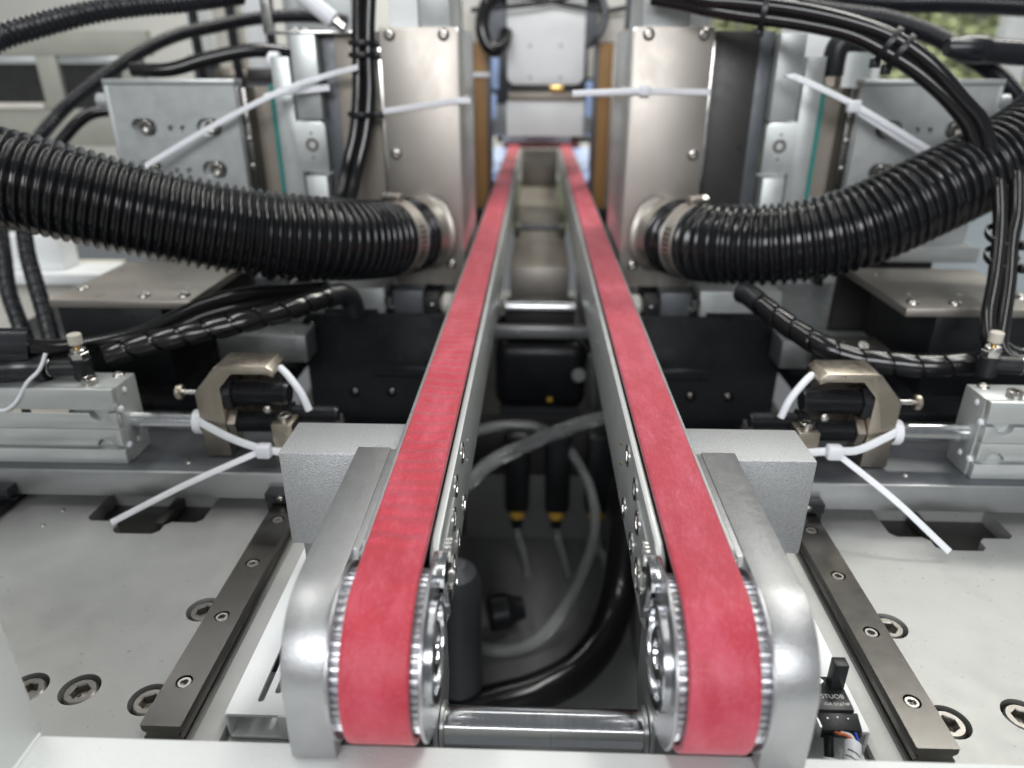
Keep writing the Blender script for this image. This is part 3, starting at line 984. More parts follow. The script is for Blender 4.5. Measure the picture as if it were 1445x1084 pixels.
# ------------------------------------------------------------------ slide columns behind the hoses
for s in SIDES:
    t = thing('slide_column', (s * 150, 600, 30), 'dark anodised slide column beside the suction box@', 'column', 'dark slide columns')
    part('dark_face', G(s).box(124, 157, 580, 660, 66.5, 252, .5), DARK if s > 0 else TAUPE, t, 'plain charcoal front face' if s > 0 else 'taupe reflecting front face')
    part('slate_side', G(s).box(157.1, 168, 582, 660, 66.5, 252, .4), SLATE, t)
    part('tapped_hole', G(s).cyl((151, 580.2, 170.5), (151, 579.85, 170.5), 1.6, 16), BLACKP, t)
    t = thing('notched_plate', (s * 190, 590, 60), 'pale aluminium plate with side tab and teal edge@', 'plate', 'notched aluminium plates')
    out = [(190, 66.5), (205.5, 66.5), (205.5, 235), (191.5, 235), (191.5, 190), (172, 190), (169, 187), (169, 152), (190, 152)]
    part('plate', G(s).prism(out, 'xz', 576, 584, .5), ALU_PALE, t)
    part('upper_bar', G(s).box(168.6, 187.5, 571, 600, 191.5, 250, .5), ALU_PALE, t)
    part('lower_bar', G(s).box(170, 186.5, 570, 600, 66.5, 149.5, .5), ALU_PALE, t)
    part('teal_strip', G(s).box(205.6, 209.5, 577, 600, 66.5, 216), TEAL, t)
    part('taupe_pad', G(s).box(209.6, 222, 579, 600, 66.5, 214), TAUPE, t)
    screw(t, (180.5, 575.6, 172.5), FRONT, 5.2, 'flat', SCREWD, s, 'screw')
    for z in (181, 163):
        screw(t, (180.5, 576, z), FRONT, .9, 'pin', BLACKP, s, 'dowel_pin')
    t = thing('slot_plate', (s * 275, 560, 90), 'broad aluminium plate with slotted screws and paired holes@', 'plate', 'slotted aluminium plates')
    sx = [(299, 186.5), (249, 186.5), (250, 156), (300, 156)]
    holes = [slot(x + 2.0, z, 7, 6.2) for x, z in sx] + [circ(x, z, 2.2, 14) for x, z in ((280.5, 186), (271.5, 186), (281.5, 155), (272, 155))]
    part('face_plate', G(s).plate([(228, 92), (323, 92), (323, 216), (228, 216)], holes, 'xz', 556, 561), ALU_PALE, t)
    part('backing_plate', G(s).box(227.5, 323.5, 561.05, 571, 91.5, 216.5, .4), ALU_SAT, t)
    part('top_edge', G(s).box(227.2, 325.5, 555.2, 572, 216.55, 220, .4), ALU_PALE, t)
    part('end_strip', G(s).box(323.6, 327, 558, 571, 92, 216, .4), ALU_PALE, t)
    part('rod_end', G(s).cyl((327, 585, 204), (348, 585, 204), 5.5, 20, .6), ALU_PALE, t)
    part('plate_foot', G(s).box(240, 310, 563, 571, 30, 91.4), DARK, t)
    for x, z in sx:
        screw(t, (x, 553.5, z), FRONT, 5.3, 'cap', SCREW, s, 'cap_screw')
    t = thing('slide_block', (s * 224, 570, 90), 'dark slide block with bright screws beside the slotted plate@', 'slide', 'linear slide blocks')
    part('block', G(s).box(222.1, 227.1, 562, 600, 66.5, 214, .3), RAILM, t)
    for z in (200, 178, 158, 136):
        screw(t, (224.6, 562, z), FRONT, 2.4, 'button', SCREW, s, 'screw')
    solo('rear_bed', G(s).box(60.5, 440, 700.2, 1400, 12, 29.9, .4), SLATE, 'dark slate bed behind the slide columns@', 'bed', 'rear beds')
t = thing('angle_strip', (-195, 575, 250), 'thin steel angle strip standing on top of the aluminium bar', 'bracket')
part('upright', G().box(-206, -199, 571, 573, 252, 300, .2), STEEL, t)
part('foot', G().box(-206, -140, 571.5, 590, 250.1, 252, .2), STEEL, t)
screw(t, (-186, 580, 253), UP, 3.4, 'button', SCREW, 1, 'button_screw')
screw(t, (-178, 580, 253), UP, 3.4, 'button', SCREW, 1, 'button_screw')
t = thing('tube_elbow', (222, 580, 214), 'black elbow tube fitting with brass base on the slide block', 'fitting')
part('brass_base', G().cyl((216, 590, 214.1), (216, 590, 222), 8, 8, .5), NICKEL, t)
part('elbow', G().tube([(216, 590, 222), (216, 590, 236), (218, 590, 243), (224, 590, 246), (240, 590, 246)], 8.2, 20, 1.5), BLACKP, t)
part('collar', G().ring((240, 590, 246), (1, 0, 0), 4, 7.5, 3, 24), NYLON, t)
part('tube_end', G().cyl((243, 590, 246), (258, 590, 246), 4.6, 18, .5), BLACKP, t)

# ------------------------------------------------------------------ cables, conduits and wraps
def cable(name, label, pts, r, m=None, group=None, cat='cable', n=12, rf=None, step=3.0):
    return solo(name, G().tube(pts, r, n, step, rf=rf), m or CABLE, label, cat, group, ang=60)


def conduit_rf(R, p=2.6, d=1.0):
    return lambda x: R - d * (0.5 - 0.5 * math.cos(2 * math.pi * x / p)) ** 0.6


cable('corrugated_conduit', 'fat corrugated black conduit arching over the grey guard frame', [(-390, 503, 230), (-370, 522, 246), (-356, 542, 254), (-342, 563, 261), (-325, 582, 267), (-308, 601, 271), (-285, 626, 275), (-253, 663, 283)], 8, CONDUIT, None, 'conduit', 20, conduit_rf(8.4, 4.2, 1.7), 0.45)
cable('corrugated_conduit', 'slim corrugated conduit with pale ridges curving behind the slotted plate', [(-427, 619, 173), (-415, 625, 186), (-403, 637, 200), (-376, 654, 222), (-349, 668, 240), (-321, 680, 253), (-292, 690, 260), (-263, 699, 266), (-234, 707, 269), (-204, 713, 269), (-178, 713, 265)], 6, CONDUIT, None, 'conduit', 18, conduit_rf(6.2, 3.6, 1.3), 0.45)
cable('black_tube', 'smooth black tube under the slim corrugated conduit', [(-410, 600, 160), (-402, 608, 171), (-390, 620, 186), (-379, 629, 193), (-361, 636, 194)], 5)
for i, p in enumerate(([(-133, 569, 285), (-136, 567, 244), (-138, 563, 211), (-142, 558, 182), (-149, 550, 157), (-153, 533, 134), (-167, 522, 100), (-190, 505, 84)],
                       [(-124, 570, 285), (-128, 566, 244), (-129, 562, 211), (-133, 556, 182), (-140, 548, 157), (-145, 534, 134), (-159, 521, 97), (-185, 503, 80)],
                       [(-132, 579, 286), (-135, 576, 244), (-135, 571, 211), (-140, 566, 181), (-147, 557, 156), (-152, 544, 132), (-165, 525, 92)])):
    cable('black_cable', 'smooth black cable in the tied bundle hanging beside the suction box', p, 4.4, CABLE, 'tied bundle beside the suction box')
for k, z in enumerate((244, 236, 196)):
    q = thing('black_cable_tie', (-133, 568, z), 'black cable tie round the hanging bundle beside the suction box', 'cable tie', 'black ties on the hanging bundle')
    y = {244: 569, 236: 568.5, 196: 561}[z]
    x = {244: -132.6, 236: -133, 196: -135.5}[z]
    part('loop', G().tube([(x + 10.2 * math.cos(a), y + 11.2 * math.sin(a), z) for a in [i * math.pi / 12 for i in range(25)]], 1, flat=(1.3, 3.4, (0, 0, 1)), raw=True), BLACKP, q)
    part('head', G().box(x + 9, x + 15, y - 6, y - 1, z - 2.4, z + 2.4, .5), BLACKP, q)
for p in ([(-154, 488, 84), (-175, 461, 90), (-194, 433, 95), (-214, 414, 93), (-236, 392, 85), (-256, 379, 82), (-284, 368, 81)],
          [(-157, 487, 78), (-175, 459, 84), (-194, 430, 87), (-212, 412, 86), (-232, 391, 80), (-251, 381, 79), (-282, 371, 79)],
          [(-161, 490, 75), (-180, 462, 78), (-202, 437, 78), (-225, 412, 76), (-247, 392, 74), (-276, 378, 76)]):
    cable('black_cable', 'loose glossy black cable slanting down over the black block by the platform', p, 4.2, CABLE, 'loose cables over the black block')


def wrap(name, label, pts, r, s=1, pitch=15, group=None):
    t = thing(name, pts[-1], label, 'cable', group)
    path = smooth_path(pts, 1.0)
    part('cable_core', G().tube(path, r - 1.2, 14, raw=True), CABLE, t)
    # spiral band: a ribbon wound round the core
    d = 0
    vs = []
    T = [(path[min(i + 1, len(path) - 1)] - path[max(i - 1, 0)]).normalized() for i in range(len(path))]
    u = T[0].orthogonal().normalized()
    US = []
    for i in range(len(path)):
        if i:
            u = T[i - 1].rotation_difference(T[i]) @ u
        u = (u - T[i] * u.dot(T[i])).normalized()
        US.append(u.copy())
    L = len(path) - 1
    turns = L / pitch
    seg = 26
    g = G()
    NS = int(turns * seg)
    bw = pitch * 0.9
    rows = []
    for k in range(NS + 1):
        th = 2 * math.pi * k / seg
        row = []
        for e, lift in ((-.5, -.25), (-.46, .35), (-.2, .55), (.2, .35), (.46, .1), (.5, -.4)):
            p_ = k / seg * pitch + e * bw
            p_ = max(0, min(L - 1e-3, p_))
            i = int(p_)
            c = path[i].lerp(path[i + 1], p_ - i)
            w = T[i].cross(US[i])
            row.append(c + (US[i] * math.cos(th) + w * math.sin(th)) * (r + lift))
        rows.append(row)
    m = 6
    vs = [v for row in rows for v in row]
    fs = [(k * m + j, k * m + j + 1, (k + 1) * m + j + 1, (k + 1) * m + j) for k in range(NS) for j in range(m - 1)]
    g._add(vs, fs)
    part('spiral_wrap', g, CABLE, t)
    return t


t = wrap('wrapped_cable', 'spiral-wrapped black cable ending in a plug below the drooping hose', [(-252, 371, 76), (-235, 379, 80), (-217, 386, 83), (-198, 394, 85), (-179, 402, 88), (-161, 414, 90), (-148, 432, 91), (-139, 446, 91)], 6.3)
part('plug', G().tube([(-140, 444, 91), (-134, 452, 90), (-130, 458, 84), (-129, 461, 74)], 7.4, 20, 1.2), BLACKP, t)
part('plug_ring', G().ring((-139, 446, 91), (-.6, -.8, 0), 5, 8.0, 4, 24), BLACKP, t)
t = wrap('wrapped_cable', 'spiral-wrapped black cable sagging from a plug towards the hanging printed cables', [(290, 390, 77), (253, 389, 72), (226, 390, 69), (203, 395, 69), (185, 400, 70), (170, 407, 74), (158, 425, 78), (147, 444, 84), (140, 454, 88)], 6.6)
part('plug', G().tube([(142, 451, 87), (137, 459, 90), (134, 465, 90)], 7.2, 20, 1.2), BLACKP, t)
t = thing('sleeved_cable', (-306, 336, 80), 'thick black heat-shrink sleeve over cables above the grey cylinder', 'cable')
part('sleeve', G().tube([(-345, 330, 98), (-306, 336, 96), (-290, 344, 93), (-279, 350, 91)], 9.5, 22, 2), CONDUIT, t)
part('core', G().tube([(-290, 344, 93), (-270, 354, 88), (-258, 364, 86)], 4.5, 14, 2), CABLE, t)
part('lower_tube', G().tube([(-345, 336, 80), (-306, 340, 80), (-285, 348, 79), (-272, 350, 78.5)], 8.0, 20, 2), CONDUIT, t)
for p in ([(-382, 511, 150), (-382, 511, 126), (-377, 500, 102), (-366, 485, 80), (-356, 472, 63), (-344, 455, 46)], [(-407, 520, 150), (-407, 520, 124), (-403, 510, 100), (-395, 494, 77), (-382, 479, 55), (-369, 464, 42)]):
    cable('corrugated_conduit', 'dark conduit dropping past the pale side panel beside the platform', p, 6, CONDUIT, 'conduits beside the platform', 'conduit', 16, conduit_rf(6, 3.2, .9), .5)
for p in ([(70, 545, 276), (89, 538, 272), (106, 532, 268), (128, 526, 266), (162, 516, 261), (191, 506, 254), (215, 497, 245), (236, 489, 231), (257, 484, 212), (276, 481, 192), (290, 474, 150)],
          [(72, 549, 271), (92, 542, 267), (108, 535, 263), (130, 528, 259), (164, 519, 254), (193, 508, 247), (215, 499, 236), (234, 492, 224), (256, 486, 206), (272, 484, 187), (287, 478, 150)],
          [(76, 558, 275), (96, 551, 271), (114, 544, 266), (136, 538, 262), (167, 529, 258), (196, 518, 251), (220, 509, 241), (240, 501, 227), (262, 496, 209), (280, 493, 188), (296, 486, 150)]):
    cable('black_cable', 'glossy black cable in the tied bundle arching over to the swinging hose', p, 4.7, CABLE, 'tied bundle arching to the hose', n=16, step=2)
TIES = [((141, 524, 261), (1, -.25, -.12)), ((214, 499.5, 241), (.8, -.35, -.5)), ((221, 497, 237), (.8, -.35, -.55))]
for c, ax in TIES:
    q = thing('black_cable_tie', c, 'black cable tie round the arching cable bundle', 'cable tie', 'black ties on the arching bundle')
    axn = Vector(ax).normalized()
    vz = Vector((0, 0, 1)); vz = (vz - axn * vz.dot(axn)).normalized()
    vy = axn.cross(vz)
    c = Vector(c) + vy * (-2 if vy.y < 0 else 2)
    part('loop', G().tube([c + vz * 11 * math.cos(a) + vy * 9.5 * math.sin(a) for a in [i * math.pi / 12 for i in range(25)]], 1, flat=(1.4, 3.6, axn), raw=True), BLACKP, q)
    h = c - vz * 11.5
    part('head', G().box(h.x - 2.5, h.x + 2.5, h.y - 3, h.y + 3, h.z - 3.4, h.z + 2.2, .5), BLACKP, q)
drops = ([(289, 478, 168), (283, 455, 146), (277, 439, 132), (267, 417, 112), (257, 398, 96), (255, 386, 84), (262, 378, 79), (285, 372, 78)],
         [(300, 477, 169), (292, 453, 146), (284, 438, 132), (274, 415, 112), (264, 395, 94), (258, 382, 84), (263, 374, 79), (285, 366, 78)],
         [(299, 485, 168), (292, 461, 145), (285, 446, 130), (275, 423, 110), (266, 404, 94), (260, 390, 86), (268, 382, 80), (288, 378, 80)])
for i, p in enumerate(drops):
    cable('black_cable', 'black cable in the tied bundle hanging below the swinging hose', p, 4.1, CABLE, 'tied bundle hanging below the hose', n=14)
for z, x, y in ((134, 281, 443), (123, 276.5, 431)):
    q = thing('black_cable_tie', (x, y, z), 'black cable tie round the bundle hanging below the hose', 'cable tie', 'black ties on the hanging printed bundle')
    part('loop', G().tube([(x + 9.2 * math.cos(a), y + 10 * math.sin(a), z + 4 * math.sin(a)) for a in [i * math.pi / 12 for i in range(25)]], 1, flat=(1.4, 3.4, (0, 0, 1)), raw=True), BLACKP, q)
    part('head', G().box(x + 6, x + 10, y - 11, y - 6, z - 6.5, z - 1.5, .5), BLACKP, q)
cable('corrugated_conduit', 'corrugated conduit running level across the window', [(180, 693, 294), (210, 693, 289), (246, 690, 281), (288, 690, 278), (330, 692, 278), (372, 693, 277), (430, 693, 274)], 9, CONDUIT, None, 'conduit', 16, conduit_rf(9, 3, 1), .6)
cable('corrugated_conduit', 'corrugated conduit bending down behind the arching cable bundle', [(200, 640, 272), (230, 639, 267), (269, 638, 262), (303, 635, 252), (328, 631, 240), (357, 630, 225), (380, 628, 207), (400, 618, 184), (412, 610, 160)], 7.5, CONDUIT, None, 'conduit', 16, conduit_rf(7.5, 3, 1), .6)
t = thing('cable_boot', (340, 609, 225), 'smooth black sleeve with a flared boot in front of the window', 'cable')
part('sleeve', G().tube([(318, 609, 240), (340, 609, 239), (378, 609, 237), (420, 609, 236)], 9.0, 20, 3), CONDUIT, t)
part('boot', G().lathe((336, 609, 240), (-1, 0, .05), [(9.4, 0), (10.5, 4), (9.5, 18), (6, 30), (0, 30)], 20), CONDUIT, t)

# ------------------------------------------------------------------ white cable ties
def strap(parent, name, pts, nv, w=3.6, th=1.0, step=2.0, s=1):
    return part(name, G(s).tube(pts, 1, flat=(w, th, nv), step=step), NYLON, parent)


for s in SIDES:
    z0, z1 = (205.5, 198.5) if s < 0 else (212.5, 211.5)
    t = thing('white_cable_tie', (s * 90, 558, 200), 'white cable tie round the stainless suction box' + (', its tail pointing at the white unit' if s > 0 else ', tilted, with a short stub'), 'cable tie', 'white ties round the suction boxes')
    loop = [(61.0, 610, z0), (60.8, 570, z0), (60.9, 557.6, z0), (64, 557.1, z0), (90, 557.0, (z0 + z1) / 2), (116, 557.1, z1), (119.4, 557.8, z1), (119.6, 562, z1)]
    strap(t, 'band', loop, (0, 0, 1), 1.0, 4.2, 2.5, s)
    if s > 0:
        part('head', G(s).box(68.5, 75.5, 553, 557.2, 209, 216, .7), NYLON, t)
        strap(t, 'tail', [(70, 555, 212.5), (45, 555, 211.5), (20, 555, 210.5)], (0, -1, 0), 4.4, 1.2, 4, s)
    else:
        strap(t, 'tail', [(64, 556, 205), (54, 556, 205.5)], (0, -1, 0), 3.6, 1.2, 4, s)
t = thing('white_cable_tie', (-200, 545, 160), 'long white cable tie slanting across the slotted plate from the drooping hose', 'cable tie')
strap(t, 'strap', [(-300, 530, 156), (-294, 540, 162), (-240, 545, 190), (-191, 548, 212), (-165, 562, 221), (-134, 552, 228)], (0, -1, .3), 4.0, 0.9)
strap(t, 'strap', [(-206, 556, 208), (-191, 560, 211), (-160, 566, 214)], (0, -1, .3), 4.6, 0.9)
t = thing('white_cable_tie', (216, 540, 200), 'long white cable tie with a head slanting across the slotted plate to the swinging hose', 'cable tie')
strap(t, 'strap', [(172, 556, 222), (176, 545, 221), (216, 540, 204), (274, 536, 174), (290, 528, 165)], (0, -1, .4), 4.2, 0.9)
strap(t, 'strap', [(218, 542, 201), (245, 540, 186), (274, 538, 170), (288, 530, 162)], (0, -1, .4), 4.2, 0.9)
part('head', G().box(211, 220, 536, 541, 199, 207, 1.2), NYLON, t)
for s in SIDES:
    ex, tip = ((153, 337, 36), (233, 312, 3.2)) if s < 0 else ((156, 337, 41), (207, 300, 4.4))
    t = thing('white_cable_tie', (s * ex[0], ex[1], 26), 'white cable tie on the piston rod, long tail hanging ' + ('beside the reed switch cylinder' if s < 0 else 'beside the sagging wrapped cable'), 'cable tie', 'white ties on the piston rods')
    strap(t, 'strap', [(193, 345.2, 50), (186, 344, 46), (170, 340, 40), ex, (140, 336, ex[2] - 1), (128, 336, ex[2] - 3)], (0, -1, .4), 4.2, 1.0, 2, s)
    mid1 = ((ex[0] + tip[0]) / 2, (ex[1] + tip[1]) / 2 - 3, (ex[2] + tip[2]) / 2 + 2.5)
    strap(t, 'tail', [ex, mid1, tip], (0, -1, .6), 3.3, 0.8, 2, s)
    part('head', G(s).box(ex[0] - 4.4, ex[0] + 4, ex[1] - 4.5, ex[1] + 2, ex[2] - 4, ex[2] + 4, 1.6), NYLON, t)
    strap(t, 'loop', [(192, 356.5, 50), (193.5, 351, 52.2), (193, 345.2, 50), (192.8, 343.6, 45), (193, 346, 41)], (1, 0, 0), 1.2, 4.4, 1, s)
    t = thing('tube_stub', (s * 134, 348, 52), 'short white tube curving down behind the stop bracket@', 'tube', 'white tube stubs')
    part('tube', G(s).tube([(145, 356, 77), (139, 350, 75), (132, 347, 66), (128.5, 346, 56)], 2.0, 12, 1.5), NYLON, t)

# ------------------------------------------------------------------ between and beyond the belts
t = thing('cross_rod', (0, 650, 18), 'bright round rod joining the inner side plates over the dark cavity', 'rod')
part('rod', G().cyl((-34, 650, 18), (34, 650, 18), 4.6, 24, .3), CHROME, t)
part('bracket', G().box(-34, 34, 660, 700, -10, 12, .5), DARK, t)
t = thing('cross_strip', (0, 630, -2), 'thin grey strip across the dark cavity below the bright rod', 'strip')
part('strip', G().box(-77.8, 77.8, 628, 640, -6, 4, .4), ALU, t)
screw(t, (-20, 628, -1), FRONT, 2.6, 'button', SCREW, 1, 'screw')
t = thing('channel_floor', (0, 1000, 0), 'stainless channel floor between the far ends of the belts', 'tray')
part('floor_sheet', G().box(-33.8, 33.8, 795, 1376, 14, 20, .4), TAUPE, t)
part('end_wall', G().box(-33.8, 33.8, 1376.1, 1384, 14, 86, .4), STAINLESS, t)
part('front_lip', G().box(-33.8, 33.8, 789, 794.8, -40, 19, .4), STAINLESS, t)
t = thing('cross_rod', (0, 945, 33), 'dark round rod with bright clamp screws joining the far side plates', 'rod')
part('rod', G().cyl((-34, 945, 32), (34, 945, 32), 3.6, 20, .3), SLATE, t)
for s in SIDES:
    part('clamp', G(s).box(27, 34, 938, 952, 20.2, 38, .4), DARK, t)
    screw(t, (29, 938, 34), FRONT, 3.6, 'button', SCREW, s, 'button_screw')
t = thing('white_unit', (5, 930, 205), 'white unit with rounded lower corners and four small screws over the belts', 'unit')
out = [(-41, 330), (-41, 220)] + circ(-31, 218, 10, 8, 180, 270) + circ(38, 218, 10, 8, 270, 360) + [(48, 330)]
part('cover', G().prism(out, 'xz', 899, 960, .8), WHITE2, t)
part('black_sleeve', G().box(-60, 70, 900, 960, 292, 330, 2), BLACKP, t)
for x, z in ((-14.5, 249), (20.5, 249), (-14, 215.5), (21, 215.5)):
    screw(t, (x, 898.9, z), FRONT, 1.9, 'cap', SLATE, 1, 'cap_screw')
part('tool_row', G().box(-36, 44, 905, 955, 200, 207.9, .5), DARK, t)
part('brass_tip', G().box(9, 26, 901, 912, 199, 207.5, .6), BRASS, t)
part('lower_collar', G().box(-40, 48, 904, 956, 190, 199.8, .5), TAUPE, t)
t = thing('pale_block', (5, 980, 140), 'pale grey block hanging below the white unit above the belts', 'block')
part('block', G().box(-42, 50, 906, 990, 150, 189.8, .8), WHITE2, t)
part('bright_base', G().box(-60, 68, 1010, 1080, 133, 143, .8), CHROME, t)
part('blue_reflector', G().box(-52, 40, 1006, 1009.8, 133, 142), mat('silver_blue_film', (0.70, 0.78, 0.92), 0, 0.3), t)
part('arm', G().box(-20, 20, 985, 1050, 143.1, 160), ALU_PALE, t)
solo('red_stop_bar', G().box(-69, 74, 1388, 1400, 86.6, 98, .6), mat('red_brown_paint', (0.22, 0.05, 0.05)), 'dull red bar across the far ends of the belts', 'bar')
for s in SIDES:
    t = thing('pale_blue_plate', (s * 78, 1150, 30), 'pale blue plate beside the far belt@', 'plate', 'pale blue plates')
    part('plate', G(s).box(61, 100, 1000, 1390, 82, 87, .5), PALE_BLUE, t)  # plate coloured pale blue with random tone
    part('stand', G(s).box(66, 95, 1010, 1380, 30, 81.9), SLATE, t)
    t = thing('board', (s * 75, 905, 30), 'upright brown board between grey posts beside the belt@', 'board', 'brown boards')
    part('brown_board', G(s).box(64.6, 80, 900, 906, 66, 252, .4), BROWN, t)
    part('grey_edge', G(s).box(61, 64.5, 898, 930, 66, 253, .4), SLATE, t)
    part('taupe_edge', G(s).box(80.1, 94, 897, 930, 66, 253, .4), TAUPE, t)
    part('cream_cap', G(s).box(63, 92, 900, 930, 253.1, 300, .5), CREAM, t)
    part('foot', G(s).box(63, 94, 897, 930, 30, 65.9, .4), BLACK, t)
    part('strap', G(s).box(60.6, 95, 895, 896.9, 196 if s > 0 else 216, 201 if s > 0 else 221, .4), NYLON, t)
for (x0, x1, z0, z1, m, lab) in ((-95, -52, 205, 250, PALE_BLUE, 'light blue panel behind the brown board and white unit'), (-95, -55, 165, 197, PALE_BLUE, 'deeper blue panel under the light blue one'), (55, 92, 220, 262, CREAM, 'cream panel behind the black hose stub'), (54, 78, 168, 214, PALE_BLUE, 'narrow blue-white panel beside the white unit')):
    t = thing('small_panel', ((x0 + x1) / 2, 1300, 30), lab, 'panel')
    k = 1.18
    part('face', G().box(x0 * k, x1 * k, 1100, 1110, z0 - 8, z1 - 6, 1), m, t)
    part('post', G().box((x0 + 8) * k, (x1 - 8) * k, 1111, 1120, 30, z1 - 20), SLATE, t)
t = thing('rear_partition', (0, 1200, 30), 'grey partition standing far behind the white unit', 'partition')
part('sheet', G().box(-150, 150, 1200, 1206, 124, 420, 1), SLATE, t)
for s in SIDES:
    part('leg', G(s).box(112, 148, 1200, 1206, 30, 123.9, .5), SLATE, t)
part('cream_spot', G().box(-108, -72, 1196, 1199.9, 236, 262, 2), CREAM, t)
part('silver_strip', G().box(-112, 112, 1196, 1199.9, 126, 172, 2), ALU_PALE, t)
cable('black_hose_loop', 'fat black hose loop hanging beside the white unit', [(-52, 880, 300), (-64, 875, 285), (-67, 870, 266), (-62, 868, 250), (-53, 868, 244), (-45, 878, 250), (-42, 892, 262)], 8, CABLE, None, 'hose')
cable('grey_hose', 'bent grey pneumatic hose with cream sleeve beside the white unit', [(60, 880, 300), (67, 878, 285), (66, 876, 270), (58, 876, 256), (52, 890, 250)], 4.5, SLATE, None, 'hose')
for p in ([(-70, 880, 300), (-10, 885, 296), (60, 884, 284), (90, 880, 286)], [(-80, 878, 284), (-10, 880, 290), (50, 878, 300)]):
    cable('black_cable', 'thin black cable crossing in front of the white unit', p, 2.6, CABLE, 'cables crossing the white unit')

# ------------------------------------------------------------------ inside the dark cavity
cable('clear_tube', 'fat clear plastic tube slanting across the dark cavity', [(-76, 470, -86), (-62, 475, -78), (-40, 492, -63), (-12, 512, -57), (24, 533, -51), (62, 556, -51), (76, 560, -51)], 6, CLEAR, None, 'tube')
cable('clear_tube', 'clear tube curling in a wide loop on the tray floor', [(-76, 560, -84), (-60, 563, -74), (-38, 567, -68), (-6, 568, -68), (19, 564, -79), (38, 545, -97), (48, 516, -114), (46, 492, -140), (28, 462, -170), (-2, 432, -192), (-40, 425, -194), (-60, 450, -194)], 4.5, CLEAR, None, 'tube')
cable('black_flexible_hose', 'thick black hose curving across the tray floor in the cavity', [(-77, 348, -185), (-54, 356, -185), (-27, 366, -185), (1, 377, -185), (30, 397, -184), (52, 424, -176), (66, 452, -150), (72, 474, -100)], 14, CABLE, None, 'hose', n=24)
for i, x in enumerate((-19, 18, 55)):
    t = thing('valve_fitting', (x, 560, -190), 'black push-in fitting with yellow collar and a hanging clear tube', 'fitting', 'fittings in the cavity')
    part('body', G().box(x - 11, x + 11, 552, 575, -152, -70, 4), BLACKP, t)
    part('collar', G().cyl((x, 560, -160), (x, 560, -152.1), 7.5, 20, .8), YELLOW, t)
    part('nozzle', G().cyl((x, 560, -172), (x, 560, -160.1), 5, 18, 1), BLACKP, t)
    part('tube', G().tube([(x, 560, -171), (x + 2, 556, -182), (x + 8, 540, -193), (x + 12, 515, -196)], 3.2, 12, 3), CLEAR, t)
t = thing('valve_manifold', (10, 590, -200), 'dark manifold block holding the three push-in fittings', 'manifold')
part('block', G().box(-77.5, 77.5, 576, 605, -125, -75, 1), DARK, t)
part('stand', G().box(-70, 70, 580, 600, -199.9, -125.1), CAVITY, t)
t = thing('solenoid', (0, 660, -60), 'black solenoid body with yellow marks deep in the cavity', 'solenoid')
part('body', G().box(-45, 48, 655, 720, -95, -22, 14, 5), BLACKP, t)
part('yellow_mark', G().box(9, 14, 654.3, 655.2, -85, -80), YELLOW, t)
part('stand', G().box(-40, 42, 660, 716, -199.9, -95.1), SLATE, t)
part('pale_plug', G().cyl((40, 652, -55), (40, 660, -55), 7, 18, 1), ALU_PALE, t)
part('pale_stem', G().cyl((57, 650, -90), (52, 650, -30), 5, 16, 1), ALU, t)
cable('black_cable', 'black cable looping over the solenoid in the cavity', [(-60, 690, -10), (-20, 680, -8), (20, 675, -12), (48, 668, -30), (60, 660, -60)], 6, CABLE)
t = thing('floor_post', (-55, 372, -200), 'rounded blue-grey post standing on the tray floor in the cavity', 'post')
part('post', G().lathe((-55, 372, -199.9), (0, 0, 1), [(0, 0), (17, 0), (17, 116), (14, 126), (7, 132), (0, 133)], 32), SLATE, t)
solo('black_plug', G().lathe((-40, 452, -182), (1, .25, .05), [(0, 0), (12, 0), (15, 3), (15, 16), (11, 22), (9, 30), (0, 30)], 20), BLACKP, 'chunky black plug lying on the tray floor', 'plug')

# ------------------------------------------------------------------ background seen over the machine
solo('back_wall', G().box(-2600, 520, 3000, 3020, -200, 900), WALL, 'bright off-white workshop wall far behind the machine', 'wall', kind='structure')
t = thing('guard_frame', (-560, 800, -20), 'grey-green guard frame with two dark smoked panes', 'guard frame')
gx0, gx1 = -760, -410
part('top_rail', G().box(gx0, gx1, 800, 812, 238, 262, 1), GUARD, t)
part('bottom_rail', G().box(gx0, gx1, 800, 812, 148, 186, 1), GUARD, t)
for x in (-521, -432):
    part('upright', G().box(x - 11, x + 11, 799, 811, 186.1, 237.9, 1), GUARD, t)
part('sill', G().box(gx0, -533, 796, 811.9, 186.05, 192, .6), CREAM, t)
for x0, x1 in ((gx0, -532.2), (-509.8, -443.2)):
    part('smoked_pane', G().box(x0, x1, 806, 809, 192.1 if x0 < -600 else 186.1, 230), SMOKE, t)
    part('pane_trim', G().box(x0, x1, 803, 809, 230.05, 237.9, .4), ALU_PALE, t)
part('leg', G().box(-760, -735, 800, 812, -150, 147.9), GUARD, t)
part('leg', G().box(-440, -415, 800, 812, -150, 147.9), GUARD, t)
t = thing('cream_panel', (-560, 720, -150), 'pale cream side panel low behind the conduits and platform', 'panel')
part('panel', G().box(-800, -395, 640, 652, -150, 60, 1), CREAM, t)
part('ledge', G().box(-800, -390, 600, 639.9, 50, 60, 1), WHITE2, t)
t = thing('parts_bin', (-500, 680, 60), 'white bin with an orange-pink patch on the ledge behind the conduits', 'bin')
part('bin', G().box(-545, -430, 612, 637, 60.1, 92, 2), WHITE2, t)
part('patch', G().box(-512, -488, 611.2, 612.1, 66, 88), mat('salmon_patch', (0.75, 0.42, 0.28)), t)
t = thing('motor', (-520, 660, 92), 'small dark motor with cream end cap behind the drooping hose', 'motor')
part('body', G().cyl((-525, 640, 112), (-480, 640, 112), 18, 24, 2), SLATE, t)
part('cap', G().cyl((-479.9, 640, 112), (-462, 640, 112), 16, 24, 2), CREAM, t)
part('base', G().box(-520, -466, 628, 650, 92.2, 97), DARK, t)
